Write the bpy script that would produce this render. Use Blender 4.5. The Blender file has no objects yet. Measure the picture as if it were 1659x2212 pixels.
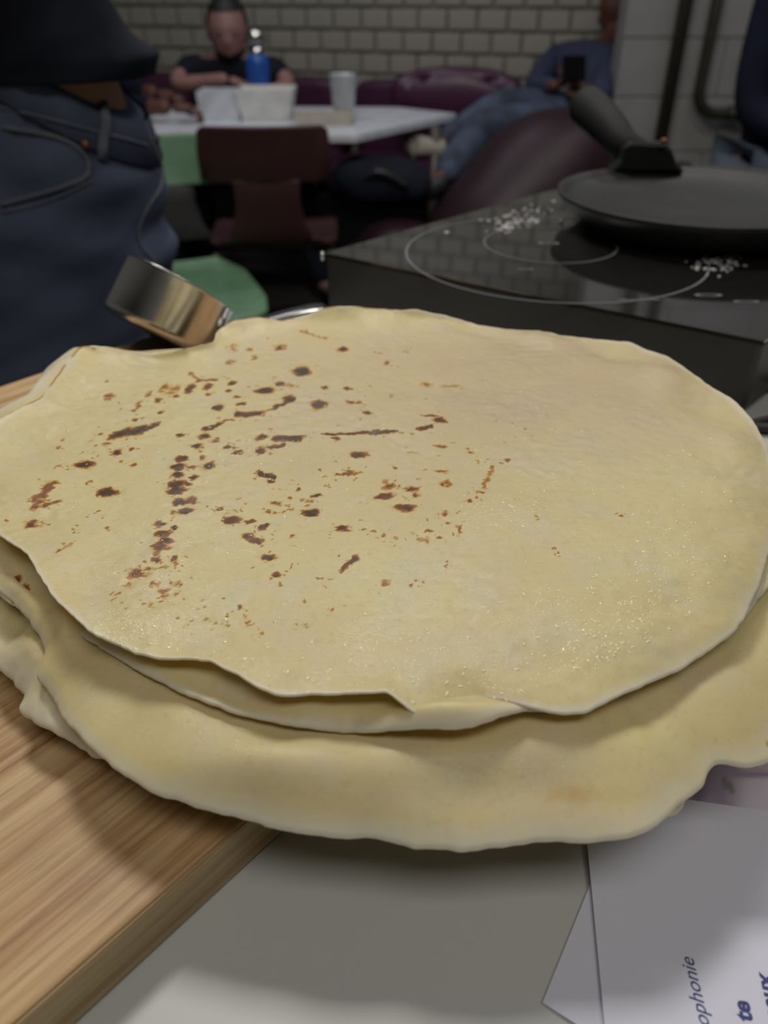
import bpy, bmesh, math, random
import numpy as np
from mathutils import Vector, Matrix
from mathutils.bvhtree import BVHTree
random.seed(4)
R = math.radians
S = bpy.context.scene
COL = S.collection

# ------------------------------------------------------------------ camera
F = 1661.0; TH = R(34.3); CZ = 1.16          # focal length in pixels of the 1659x2212 frame, pitch, eye height
cam = bpy.data.cameras.new('camera'); camo = bpy.data.objects.new('camera', cam); COL.objects.link(camo)
camo.location = (0, 0, CZ); camo.rotation_euler = (R(90) - TH, 0, 0)
cam.sensor_fit = 'HORIZONTAL'; cam.sensor_width = 36.0; cam.lens = 36.0 * F / 1659.0
cam.clip_start = 0.01; cam.clip_end = 60
cam.dof.use_dof = True; cam.dof.focus_distance = 0.285; cam.dof.aperture_fstop = 12.5
S.camera = camo
# ------------------------------------------------------------------ world, lights, exposure
w = bpy.data.worlds.new('world'); S.world = w; w.use_nodes = True
w.node_tree.nodes['Background'].inputs[0].default_value = (0.75, 0.8, 0.9, 1)
w.node_tree.nodes['Background'].inputs[1].default_value = 0.05
def area(name, loc, size, power, col=(1, .97, .93), target=None):
    l = bpy.data.lights.new(name, 'AREA'); l.shape = 'RECTANGLE'; l.size, l.size_y = size
    l.energy = power; l.color = col
    o = bpy.data.objects.new(name, l); COL.objects.link(o); o.location = loc
    if target: o.rotation_euler = (Vector(target) - Vector(loc)).to_track_quat('-Z', 'Y').to_euler()
    return o
area('ceiling_panel_or_fill', (-0.28, 1.22, 2.66), (0.40, 0.40), 23.5, (1, .97, .91))
area('ceiling_panel_or_fill', (0.75, 1.75, 2.66), (0.4, 0.4), 9, (1, .95, .88))
area('ceiling_panel_or_fill', (0.2, -0.45, 2.66), (1.2, 0.5), 12, (1, .95, .88))  # unseen fill added above and behind the camera to brighten the crepe front
area('ceiling_panel_or_fill', (-0.6, 3.3, 2.66), (1.2, 0.3), 10, (.92, .93, 1))  # weaker fill light added over the table area
area('ceiling_panel_or_fill', (1.4, 2.6, 2.66), (0.9, 0.3), 6, (.9, .92, 1))  # weak fill light added on the right side of the room
S.view_settings.view_transform = 'Standard'; S.view_settings.look = 'None'
S.view_settings.gamma = 1.0; S.view_settings.use_curve_mapping = False
S.view_settings.exposure = -0.12
S.cycles.use_denoising = True
S.cycles.max_bounces = 7; S.cycles.diffuse_bounces = 4; S.cycles.glossy_bounces = 4
S.cycles.caustics_reflective = False; S.cycles.caustics_refractive = False

# ------------------------------------------------------------------ helpers
cT, sT = math.cos(TH), math.sin(TH)
def ray(px, py):
    x = (px - 829.5) / F; y = -(py - 1106.0) / F
    return Vector((x, cT + y * sT, -sT + y * cT))
def at(px, py, z):
    d = ray(px, py); return Vector((0, 0, CZ)) + d * ((z - CZ) / d.z)
def dep(px, py, t): return Vector((0, 0, CZ)) + ray(px, py) * t
def atY(px, py, Y):
    d = ray(px, py); return Vector((0, 0, CZ)) + d * (Y / d.y)
UU = Vector((math.sin(R(41)), math.cos(R(41)), 0)); VV = Vector((math.cos(R(41)), -math.sin(R(41)), 0))
def uv(u, v, z): return UU * u + VV * v + Vector((0, 0, z))      # the counter's own axes

def mat(name, col, rough=.6, metal=0, spec=.5, col2=None, nscale=20, bump=0, bscale=60, stretch=None, trans=0, coat=0, emit=None, alpha=1):
    m = bpy.data.materials.new(name); m.use_nodes = True
    nt = m.node_tree; b = nt.nodes['Principled BSDF']
    b.inputs['Base Color'].default_value = (*col, 1); b.inputs['Roughness'].default_value = rough
    b.inputs['Metallic'].default_value = metal; b.inputs['Specular IOR Level'].default_value = spec
    b.inputs['Transmission Weight'].default_value = trans; b.inputs['Coat Weight'].default_value = coat
    b.inputs['Alpha'].default_value = alpha
    tc = nt.nodes.new('ShaderNodeTexCoord'); mp = nt.nodes.new('ShaderNodeMapping')
    nt.links.new(tc.outputs['Object'], mp.inputs[0])
    if stretch:
        mp.inputs['Scale'].default_value = stretch[0]; mp.inputs['Rotation'].default_value = stretch[1]
    n = nt.nodes.new('ShaderNodeTexNoise'); n.inputs['Scale'].default_value = nscale; n.inputs['Detail'].default_value = 4
    nt.links.new(mp.outputs[0], n.inputs[0])
    mx = nt.nodes.new('ShaderNodeMix'); mx.data_type = 'RGBA'
    c2 = col2 or tuple(c * .82 for c in col)
    mx.inputs[6].default_value = (*col, 1); mx.inputs[7].default_value = (*c2, 1)
    rp = nt.nodes.new('ShaderNodeMapRange'); rp.inputs[1].default_value = .35; rp.inputs[2].default_value = .65
    nt.links.new(n.outputs[0], rp.inputs[0]); nt.links.new(rp.outputs[0], mx.inputs[0])
    nt.links.new(mx.outputs[2], b.inputs['Base Color'])
    if bump:
        n2 = nt.nodes.new('ShaderNodeTexNoise'); n2.inputs['Scale'].default_value = bscale
        nt.links.new(mp.outputs[0], n2.inputs[0])
        bp = nt.nodes.new('ShaderNodeBump'); bp.inputs['Strength'].default_value = bump; bp.inputs['Distance'].default_value = .002
        nt.links.new(n2.outputs[0], bp.inputs['Height']); nt.links.new(bp.outputs[0], b.inputs['Normal'])
    return m

def tag(o, label=None, cat=None, group=None, kind=None):
    if label: o['label'] = label
    if cat: o['category'] = cat
    if group: o['group'] = group
    if kind: o['kind'] = kind
    return o
def mk(name, verts, faces, m, parent=None, smooth=True, inv=None):
    me = bpy.data.meshes.new(name); me.from_pydata([tuple(v) for v in verts], [], faces); me.update()
    if smooth: me.polygons.foreach_set('use_smooth', [True] * len(me.polygons))
    me.materials.append(m)
    o = bpy.data.objects.new(name, me); COL.objects.link(o)
    if parent:
        o.parent = parent
        if inv is not None: o.matrix_parent_inverse = inv
    return o
def empty(name, loc=(0, 0, 0), rz=0):
    o = bpy.data.objects.new(name, None); COL.objects.link(o); o.location = loc; o.rotation_euler = (0, 0, rz)
    o.empty_display_size = .05
    return o
def inv_of(e): return (Matrix.Translation(e.location) @ e.rotation_euler.to_matrix().to_4x4()).inverted()
class MB:                                   # mesh collector
    def __init__(s): s.v = []; s.f = []
    def add(s, v, f):
        k = len(s.v); s.v += [Vector(x) for x in v]; s.f += [tuple(i + k for i in q) for q in f]; return s
    def box(s, c, d, rot=None):
        c = Vector(c); h = Vector(d) / 2; M = rot or Matrix.Identity(3)
        vs = [c + M @ Vector((x * h.x, y * h.y, z * h.z)) for z in (-1, 1) for x, y in ((-1, -1), (1, -1), (1, 1), (-1, 1))]
        return s.add(vs, [(3, 2, 1, 0), (4, 5, 6, 7), (0, 1, 5, 4), (1, 2, 6, 5), (2, 3, 7, 6), (3, 0, 4, 7)])
    def tube(s, pts, r, n=10, cap=True):
        pts = [Vector(p) for p in pts]; rs = r if isinstance(r, (list, tuple)) else [r] * len(pts)
        vs = []; fs = []; ref = None
        for i, p in enumerate(pts):
            t = (pts[min(i + 1, len(pts) - 1)] - pts[max(i - 1, 0)]).normalized()
            if ref is None: ref = t.orthogonal().normalized()
            a = (ref - t * ref.dot(t)).normalized(); b = t.cross(a); ref = a
            for k in range(n):
                q = 2 * math.pi * k / n; vs.append(p + (a * math.cos(q) + b * math.sin(q)) * rs[i])
        for i in range(len(pts) - 1):
            for k in range(n):
                fs.append((i * n + k, i * n + (k + 1) % n, (i + 1) * n + (k + 1) % n, (i + 1) * n + k))
        if cap: fs += [tuple(range(n))[::-1], tuple(range((len(pts) - 1) * n, len(pts) * n))]
        return s.add(vs, fs)
    def lathe(s, prof, c=(0, 0, 0), n=32, M=None):
        c = Vector(c); M = M or Matrix.Identity(3); vs = []; fs = []
        for r, z in prof:
            for k in range(n):
                q = 2 * math.pi * k / n; vs.append(c + M @ Vector((r * math.cos(q), r * math.sin(q), z)))
        for i in range(len(prof) - 1):
            for k in range(n):
                fs.append((i * n + k, i * n + (k + 1) % n, (i + 1) * n + (k + 1) % n, (i + 1) * n + k))
        return s.add(vs, fs)
    def prism(s, poly, z0, z1):             # poly: world xy points, counter-clockwise
        n = len(poly); vs = [Vector((p[0], p[1], z0)) for p in poly] + [Vector((p[0], p[1], z1)) for p in poly]
        fs = [tuple(range(n))[::-1], tuple(range(n, 2 * n))] + [(i, (i + 1) % n, n + (i + 1) % n, n + i) for i in range(n)]
        return s.add(vs, fs)
    def build(s, name, m, parent=None, smooth=False, inv=None, bevel=0, sub=0):
        o = mk(name, s.v, s.f, m, parent, smooth, inv)
        if bevel:
            b = o.modifiers.new('bevel', 'BEVEL'); b.width = bevel; b.segments = 2; b.limit_method = 'ANGLE'
        if sub:
            b = o.modifiers.new('sub', 'SUBSURF'); b.levels = sub; b.render_levels = sub
        return o
def lerp(a, b, t): return a + (b - a) * t
def smooth_path(pts, n=8):
    pts = [Vector(p) for p in pts]; out = []
    for i in range(len(pts) - 1):
        p0 = pts[max(i - 1, 0)]; p1 = pts[i]; p2 = pts[i + 1]; p3 = pts[min(i + 2, len(pts) - 1)]
        for k in range(n):
            t = k / n
            out.append(.5 * ((2 * p1) + (p2 - p0) * t + (2 * p0 - 5 * p1 + 4 * p2 - p3) * t * t + (3 * p1 - p0 - 3 * p2 + p3) * t ** 3))
    return out + [pts[-1]]

# ------------------------------------------------------------------ materials
M_white = mat('counter_laminate', (.49, .505, .49), .4, col2=(.475, .49, .475), nscale=6)
M_steel = mat('steel', (.70, .69, .68), .2, 1, bump=.03, bscale=200)
M_dsteel = mat('dark_steel', (.10, .085, .075), .45, .4)
M_black = mat('black_plastic', (.018, .018, .02), .45, col2=(.024, .023, .024))
M_glass = mat('hob_glass', (.016, .015, .014), .07, spec=1.0, col2=(.02, .018, .016), nscale=12, coat=1)
M_glass.node_tree.nodes['Principled BSDF'].inputs['IOR'].default_value = 2.3
M_pblack = mat('matt_black', (.006, .006, .007), .9, spec=.05)
M_handle = mat('handle_plastic', (.014, .014, .015), .7, spec=.25)
M_body = mat('hob_body', (.035, .032, .028), .45, col2=(.045, .04, .035))
M_print = mat('hob_print', (.22, .22, .24), .95, spec=0)
M_pan = mat('pan_coating', (.016, .016, .016), .5, spec=.28, col2=(.021, .021, .021), nscale=30, bump=.1, bscale=500)
M_flour = mat('flour', (.45, .44, .45), .9)
M_crumb = mat('crumb', (.40, .22, .09), .8)
M_paper = mat('paper', (.62, .63, .74), .55, col2=(.60, .61, .71), nscale=5)
M_ink = mat('ink', (.035, .05, .20), .6)
M_green = mat('green_plastic', (.12, .24, .14), .5)
M_maroon = mat('maroon_plastic', (.045, .014, .015), .5)
M_skin = mat('skin_light', (.36, .19, .17), .55)
M_skin2 = mat('skin_tan', (.62, .34, .20), .55)
M_skin3 = mat('skin_brown', (.12, .045, .03), .55)
M_hair = mat('hair_dark', (.012, .010, .010), .6, bump=.4, bscale=120)
M_tee = mat('black_cotton', (.017, .020, .030), .9, spec=.1, bump=.2, bscale=200)
M_navy = mat('navy_cotton', (.011, .013, .028), .9, spec=.1)
M_blue = mat('blue_sweater', (.032, .042, .085), .9, bump=.3, bscale=60)
M_sofa = mat('purple_vinyl', (.075, .022, .055), .38, col2=(.06, .018, .045), bump=.4, bscale=14)
M_bag = mat('bean_bag_vinyl', (.028, .009, .017), .5, spec=.35, col2=(.019, .008, .012), bump=.5, bscale=10)
M_top = mat('table_top', (.70, .73, .80), .3)
M_box = mat('takeaway_card', (.74, .74, .72), .7)
M_cream = mat('cream_card', (.50, .47, .40), .7)
M_bblue = mat('blue_enamel', (.02, .10, .42), .35)
M_floor = mat('floor_vinyl', (.05, .042, .038), .5, col2=(.035, .03, .028), nscale=3)
M_plaster = mat('plaster', (.55, .55, .53), .8)
M_block = mat('painted_block', (.30, .295, .29), .7, col2=(.27, .265, .26), nscale=9, bump=.3, bscale=70)
M_blockj = mat('block_joint', (.27, .265, .26), .8)
M_brick = mat('glazed_brick', (.42, .40, .33), .35, col2=(.36, .345, .29), nscale=4)
M_mortar = mat('brick_mortar', (.235, .225, .195), .9)
M_pipe = mat('pipe_paint', (.018, .018, .013), .5, col2=(.03, .028, .015))
M_plastic = mat('clear_plastic', (.85, .90, .95), .25, trans=.35)
M_denim2 = mat('pale_denim', (.085, .12, .19), .85, col2=(.03, .04, .065), nscale=9, bump=.4, bscale=30)
M_denim3 = mat('grey_denim', (.10, .13, .17), .85)
M_thread = mat('seam_denim', (.14, .15, .19), .85)
M_rivet = mat('copper', (.30, .13, .05), .5, .5)

def denim():
    m = mat('denim', (.115, .140, .215), .9, spec=.15, col2=(.07, .085, .14), nscale=7, bump=.35, bscale=300)
    return m
M_denim = denim()

def wood(name, a, b, c, axis_rot):
    m = bpy.data.materials.new(name); m.use_nodes = True; nt = m.node_tree; B = nt.nodes['Principled BSDF']
    tc = nt.nodes.new('ShaderNodeTexCoord'); mp = nt.nodes.new('ShaderNodeMapping'); mp.vector_type = 'TEXTURE'
    mp.inputs['Rotation'].default_value = (0, 0, axis_rot); mp.inputs['Scale'].default_value = (1, .028, 1)
    nt.links.new(tc.outputs['Object'], mp.inputs[0])
    mp.inputs['Scale'].default_value = (1, 28, 1)
    n1 = nt.nodes.new('ShaderNodeTexNoise'); n1.inputs['Scale'].default_value = 330; n1.inputs['Detail'].default_value = 6; n1.inputs['Roughness'].default_value = .65
    n2 = nt.nodes.new('ShaderNodeTexNoise'); n2.inputs['Scale'].default_value = 120; n2.inputs['Detail'].default_value = 2
    for n in (n1, n2): nt.links.new(mp.outputs[0], n.inputs[0])
    r1 = nt.nodes.new('ShaderNodeValToRGB'); e = r1.color_ramp.elements
    e[0].position = .34; e[0].color = (*a, 1); e[1].position = .62; e[1].color = (*b, 1)
    x = e.new(.48); x.color = (*c, 1)
    nt.links.new(n1.outputs[0], r1.inputs[0])
    mx = nt.nodes.new('ShaderNodeMix'); mx.data_type = 'RGBA'; mx.blend_type = 'MULTIPLY'; mx.inputs[0].default_value = .8
    r2 = nt.nodes.new('ShaderNodeValToRGB'); e = r2.color_ramp.elements
    e[0].position = .35; e[0].color = (.74, .62, .52, 1); e[1].position = .6; e[1].color = (1, 1, 1, 1)
    nt.links.new(n2.outputs[0], r2.inputs[0]); nt.links.new(r1.outputs[0], mx.inputs[6]); nt.links.new(r2.outputs[0], mx.inputs[7])
    nt.links.new(mx.outputs[2], B.inputs['Base Color']); B.inputs['Roughness'].default_value = .5
    bp = nt.nodes.new('ShaderNodeBump'); bp.inputs['Strength'].default_value = .15; bp.inputs['Distance'].default_value = .0008
    nt.links.new(n1.outputs[0], bp.inputs['Height']); nt.links.new(bp.outputs[0], B.inputs['Normal'])
    return m
M_wood = wood('bamboo_face', (.34, .19, .09), (.60, .43, .235), (.50, .335, .165), R(-40.0))
M_wood_edge = wood('bamboo_edge', (.34, .25, .13), (.48, .36, .20), (.42, .31, .16), R(-40.0))

def crepe_mat():
    m = bpy.data.materials.new('crepe_batter'); m.use_nodes = True; nt = m.node_tree; B = nt.nodes['Principled BSDF']
    L = nt.links.new; N = nt.nodes.new
    tc = N('ShaderNodeTexCoord')
    def noise(sc, det=3, ro=.5):
        n = N('ShaderNodeTexNoise'); n.inputs['Scale'].default_value = sc; n.inputs['Detail'].default_value = det; n.inputs['Roughness'].default_value = ro
        L(tc.outputs['Object'], n.inputs[0]); return n.outputs[0]
    def rng(x, a, b, c=0, d=1):
        r = N('ShaderNodeMapRange'); r.inputs[1].default_value = a; r.inputs[2].default_value = b; r.inputs[3].default_value = c; r.inputs[4].default_value = d
        L(x, r.inputs[0]); return r.outputs[0]
    def mix(f, a, b):
        x = N('ShaderNodeMix'); x.data_type = 'RGBA'
        if isinstance(f, float): x.inputs[0].default_value = f
        else: L(f, x.inputs[0])
        for i, c in ((6, a), (7, b)):
            if isinstance(c, tuple): x.inputs[i].default_value = (*c, 1)
            else: L(c, x.inputs[i])
        return x.outputs[2]
    base = mix(rng(noise(16, 2), .4, .62), (.79, .685, .35), (.76, .635, .34))
    base = mix(rng(noise(55, 4), .48, .72, 0, .55), base, (.70, .655, .47))
    base = mix(rng(noise(420, 2), .56, .75, 0, .35), base, (.55, .46, .27))
    at_ = N('ShaderNodeAttribute'); at_.attribute_name = 'toast'
    sep = N('ShaderNodeSeparateColor'); L(at_.outputs['Color'], sep.inputs[0])
    base = mix(sep.outputs[1], base, (.60, .47, .31))          # pinkish tan cooked film
    base = mix(sep.outputs[2], base, (.82, .79, .66))          # dry pale rim
    rp = N('ShaderNodeValToRGB'); e = rp.color_ramp.elements
    e[0].position = 0; e[0].color = (.66, .43, .12, 1); e[1].position = .95; e[1].color = (.035, .012, .006, 1)
    for p, c in ((.28, (.50, .22, .035)), (.55, (.23, .070, .012)), (.76, (.10, .028, .009))):
        x = e.new(p); x.color = (*c, 1)
    L(sep.outputs[0], rp.inputs[0])
    base = mix(rng(sep.outputs[0], .04, .26), base, rp.outputs[0])
    L(base, B.inputs['Base Color'])
    wet = rng(noise(20, 4, .6), .3, .7)
    B.inputs['Roughness'].default_value = .6
    B.inputs['Specular IOR Level'].default_value = .45
    B.inputs['Subsurface Weight'].default_value = 0.2; B.inputs['Subsurface Radius'].default_value = (1, .75, .35); B.inputs['Subsurface Scale'].default_value = .006
    def mul(a, b):
        x = N('ShaderNodeMath'); x.operation = 'MULTIPLY'
        for i_, c in enumerate((a, b)):
            if isinstance(c, (int, float)): x.inputs[i_].default_value = c
            else: L(c, x.inputs[i_])
        return x.outputs[0]
    bp = N('ShaderNodeBump'); bp.inputs['Distance'].default_value = .0006; bp.inputs['Strength'].default_value = .35
    L(noise(150, 3), bp.inputs['Height']); L(bp.outputs[0], B.inputs['Normal'])
    b2 = N('ShaderNodeBump'); b2.inputs['Distance'].default_value = .0004; b2.inputs['Strength'].default_value = .9
    L(noise(1300, 2, .6), b2.inputs['Height']); L(b2.outputs[0], B.inputs['Coat Normal'])
    L(rng(wet, .2, .9, .05, 1), B.inputs['Coat Weight']); B.inputs['Coat Roughness'].default_value = .12
    tl = N('ShaderNodeBsdfTranslucent'); tl.inputs[0].default_value = (.88, .72, .22, 1); ms = N('ShaderNodeMixShader'); ms.inputs[0].default_value = .22
    L(B.outputs[0], ms.inputs[1]); L(tl.outputs[0], ms.inputs[2]); L(ms.outputs[0], nt.nodes['Material Output'].inputs['Surface'])
    return m
M_crepe = crepe_mat()

# ------------------------------------------------------------------ the room
def struct(o): o['kind'] = 'structure'; return o
struct(MB().box((0, 2, -.05), (9, 9, .1)).build('floor', M_floor))
struct(MB().box((0, 2, 2.75), (9, 9, .1)).build('ceiling', M_plaster))
struct(MB().box((-3.6, 2, 1.35), (.1, 9, 2.7)).build('wall_left', M_plaster))
struct(MB().box((3.6, 2, 1.35), (.1, 9, 2.7)).build('wall_right', M_plaster))
struct(MB().box((0, -2.4, 1.35), (9, .1, 2.7)).build('wall_near', M_plaster))
# glazed brick wall, running slightly towards the camera on the right
A = Vector((-3.55, 5.72, 0)); B_ = Vector((1.60, 4.10, 0)); d = (B_ - A); WL = d.length; d.normalize()
ang = math.atan2(d.y, d.x); nrm = Vector((d.y, -d.x, 0))
Rz = Matrix.Rotation(ang, 3, 'Z')
wb = struct(MB().box((A + B_) / 2 + Vector((0, 0, 1.35)) - nrm * .06, (WL, .1, 2.7), Rz).build('wall_back', M_mortar))
BW, BH, BJ = .150, .098, .017
bm = MB().box((0, 0, 0), (BW - BJ, .018, BH - BJ)); proto = None; rest = MB()
nrow = int(2.7 / BH)
for r_ in range(nrow):
    for c_ in range(int(WL / BW) + 1):
        s_ = c_ * BW + (BW / 2 if r_ % 2 else 0) + BW / 2
        if s_ > WL - BW / 2: continue
        z = r_ * BH + BH / 2; p = A + d * s_ + Vector((0, 0, z)) + nrm * (-.005 + random.uniform(-.0015, .0015))
        if .60 < z < 1.28 and 1.75 < s_ < WL:
            if proto is None:
                proto = bm.build('brick', M_brick, wb, bevel=.003); o = proto
            else:
                o = proto.copy(); COL.objects.link(o); o.parent = wb
            o.location = p; o.rotation_euler = (random.uniform(-.01, .01), random.uniform(-.006, .006), ang + random.uniform(-.006, .006))
        else: rest.box(p, (BW - BJ, .018, BH - BJ), Rz)
o = rest.build('brick_field', M_brick, wb); o['kind'] = 'stuff'
# painted block wall on the right with its pipes, nearer than the brick wall
X0 = dep(1338, 60, 3.0).x; YB = 3.46
wr = struct(MB().box((X0 + 1.3, YB + .07, 1.35), (2.6, .1, 2.7)).build('wall_side', M_blockj))
bw, bh = .40, .20
for r_ in range(14):
    for c_ in range(8):
        x0 = X0 + c_ * bw - (bw / 2 if r_ % 2 else 0); x1 = x0 + bw; x0 = max(x0, X0 - .002); x1 = min(x1, X0 + 2.6)
        if x1 - x0 < .05 or r_ * bh + bh > 2.71: continue
        MB().box(((x0 + x1) / 2, YB + .01, r_ * bh + bh / 2), (x1 - x0 - .003, .026, bh - .0035)).build('block', M_block, wr, bevel=.003)
# pipes
def pipe(name, pts, r, label):
    o = MB().tube(smooth_path(pts, 6), r, 16).build(name, M_pipe, smooth=True)
    return o
p1t = atY(1472, 0, YB - .05); p1b = atY(1428, 300, YB - .05)
t = empty('wall_pipe', (p1b.x, YB - .05, 0)); iv = inv_of(t)
tag(t, 'thicker dark vertical pipe running straight down the grey block wall', 'pipe')
MB().tube([(p1b.x, YB - .05, 0.0), (p1b.x, YB - .05, 2.7)], .026, 18).build('pipe_run', M_pipe, t, True, iv)
for z in (.5, 2.2): MB().box((p1b.x, YB - .02, z), (.075, .05, .025)).build('pipe_clip', M_dsteel, t, False, iv)
x2 = p1b.x + .115; zb = atY(1500, 245, YB - .05).z
t = empty('bent_pipe', (x2, YB - .05, zb)); iv = inv_of(t)
tag(t, 'dark pipe that bends from vertical into a horizontal run to the right', 'pipe')
MB().tube([(x2, YB - .05, 2.7), (x2, YB - .05, zb + .08)] + [(x2 + .08 - .08 * math.cos(a), YB - .05, zb + .08 - .08 * math.sin(a)) for a in [R(k * 15) for k in range(1, 7)]] + [(x2 + 1.2, YB - .05, zb)], .021, 16).build('pipe_run', M_pipe, t, True, iv)
for dx in (.13, .30): MB().tube([(x2 + dx, YB - .05, zb), (x2 + dx + .07, YB - .05, zb)], .027, 16).build('pipe_coupling', M_pipe, t, True, iv)

# ------------------------------------------------------------------ counter, board, papers
TZ = .92; BZ = .942
poly = [uv(-.75, -.486, 0), uv(-.75, .75, 0), uv(.98, .75, 0), uv(.98, -.486, 0)]
cnt = empty('counter', uv(.1, .1, 0)); iv = inv_of(cnt)
tag(cnt, 'off-white laminate counter under the crepes, papers and hob', 'counter')
MB().prism(poly, TZ - .038, TZ).build('worktop', M_white, cnt, False, iv, bevel=.002)
pi_ = [uv(-.70, -.44, 0), uv(-.70, .70, 0), uv(.95, .70, 0), uv(.95, -.44, 0)]
MB().prism(pi_, .10, TZ - .038).build('cabinet', M_white, cnt, False, iv)
MB().prism([uv(-.66, -.40, 0), uv(-.66, .66, 0), uv(.91, .66, 0), uv(.91, -.40, 0)], 0, .10).build('plinth', M_black, cnt, False, iv)

bd = empty('chopping_board', uv(.1, -.31, TZ)); iv = inv_of(bd)
tag(bd, 'thick bamboo chopping board under the crepe stack', 'board')
v0, v1, u0, u1 = -.4985, -.1285, -.16, .335
MB().prism([uv(u0, v0, 0), uv(u0, v1 - .0009, 0), uv(u1, v1 - .0009, 0), uv(u1, v0, 0)], TZ + .0165, BZ).build('top_layer', M_wood, bd, False, iv, bevel=.0012)
MB().prism([uv(u0 - .0004, v0, 0), uv(u0 - .0004, v1, 0), uv(u1 + .0004, v1, 0), uv(u1 + .0004, v0, 0)], TZ + .0002, BZ - .0008).build('core', M_wood_edge, bd, False, iv, bevel=.0018)

def sheet(name, pix, z, th, m, parent, iv, curl=None):
    pts = [at(px, py, z) for px, py in pix]
    return MB().prism([(p.x, p.y) for p in pts], z - th, z).build(name, m, parent, False, iv)
# upper leaflet: left edge and top edge in view
z = TZ + .0034
lf = empty('leaflet', at(1450, 2100, TZ)); iv = inv_of(lf)
tag(lf, 'white printed sheet with navy italic text lying on the counter', 'paper')
a0 = at(1268, 1815, z); a1 = at(1306, 2212, z); e1 = (a1 - a0).normalized()
tR = at(1659, 1752, z); tL = at(1485, 1727, z); e2 = (tR - tL).normalized()
# corner: intersection of both edges
den = e1.x * e2.y - e1.y * e2.x; k = ((tL.x - a0.x) * e2.y - (tL.y - a0.y) * e2.x) / den
cor = a0 + e1 * k
q = [cor, cor + e1 * .24, cor + e1 * .24 + e2 * .17, cor + e2 * .17]
MB().prism([(p.x, p.y) for p in q], z - .0006, z).build('sheet', M_paper, lf, False, iv)
def text(s_, px, py, px2, py2, size, shear=.25, bold=0, flip=0):
    """line of text that ends at pixel (px2,py2), running from the direction of (px,py)"""
    a = at(px, py, z); b = at(px2, py2, z); dd = (b - a).normalized(); ang_ = math.atan2(dd.y, dd.x)
    c = bpy.data.curves.new('lettering', 'FONT'); c.body = s_; c.size = size; c.shear = shear; c.align_x = 'RIGHT'
    c.extrude = .00004; c.offset = bold; c.materials.append(M_ink); c.resolution_u = 4
    o = bpy.data.objects.new('lettering', c); COL.objects.link(o); o.parent = lf; o.matrix_parent_inverse = iv
    o.location = (b.x, b.y, z + .0001); o.rotation_euler = (0, 0, ang_)
    me = bpy.data.meshes.new_from_object(o.evaluated_get(bpy.context.evaluated_depsgraph_get()))
    n_ = bpy.data.objects.new('lettering', me); COL.objects.link(n_); n_.parent = lf; n_.matrix_parent_inverse = iv
    n_.location = o.location; n_.rotation_euler = o.rotation_euler; bpy.data.objects.remove(o); n_.name = 'lettering'
text('Francophonie', 1532, 2212, 1497, 2070, .0056, .3)
text('te', 1638, 2260, 1616, 2165, .0064, .1, .00022)
text('eaux', 1690, 2212, 1664, 2108, .0064, .1, .00022)
# folded sheet below it
z2 = TZ + .0014
cm = empty('under_sheet', at(1200, 2150, TZ)); iv2 = inv_of(cm)
tag(cm, 'plain pale sheet whose corner sticks out from under the white leaflet', 'paper')
c0 = at(1172, 2165, z2); g1 = (at(1275, 1910, z2) - c0).normalized(); g2 = (at(1245, 2212, z2) - c0).normalized()
q = [c0, c0 + g2 * .14, c0 + g2 * .14 + g1 * .16, c0 + g1 * .16]
MB().prism([(p.x, p.y) for p in q], z2 - .0010, z2).build('sheet', M_paper, cm, False, iv2)
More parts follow.
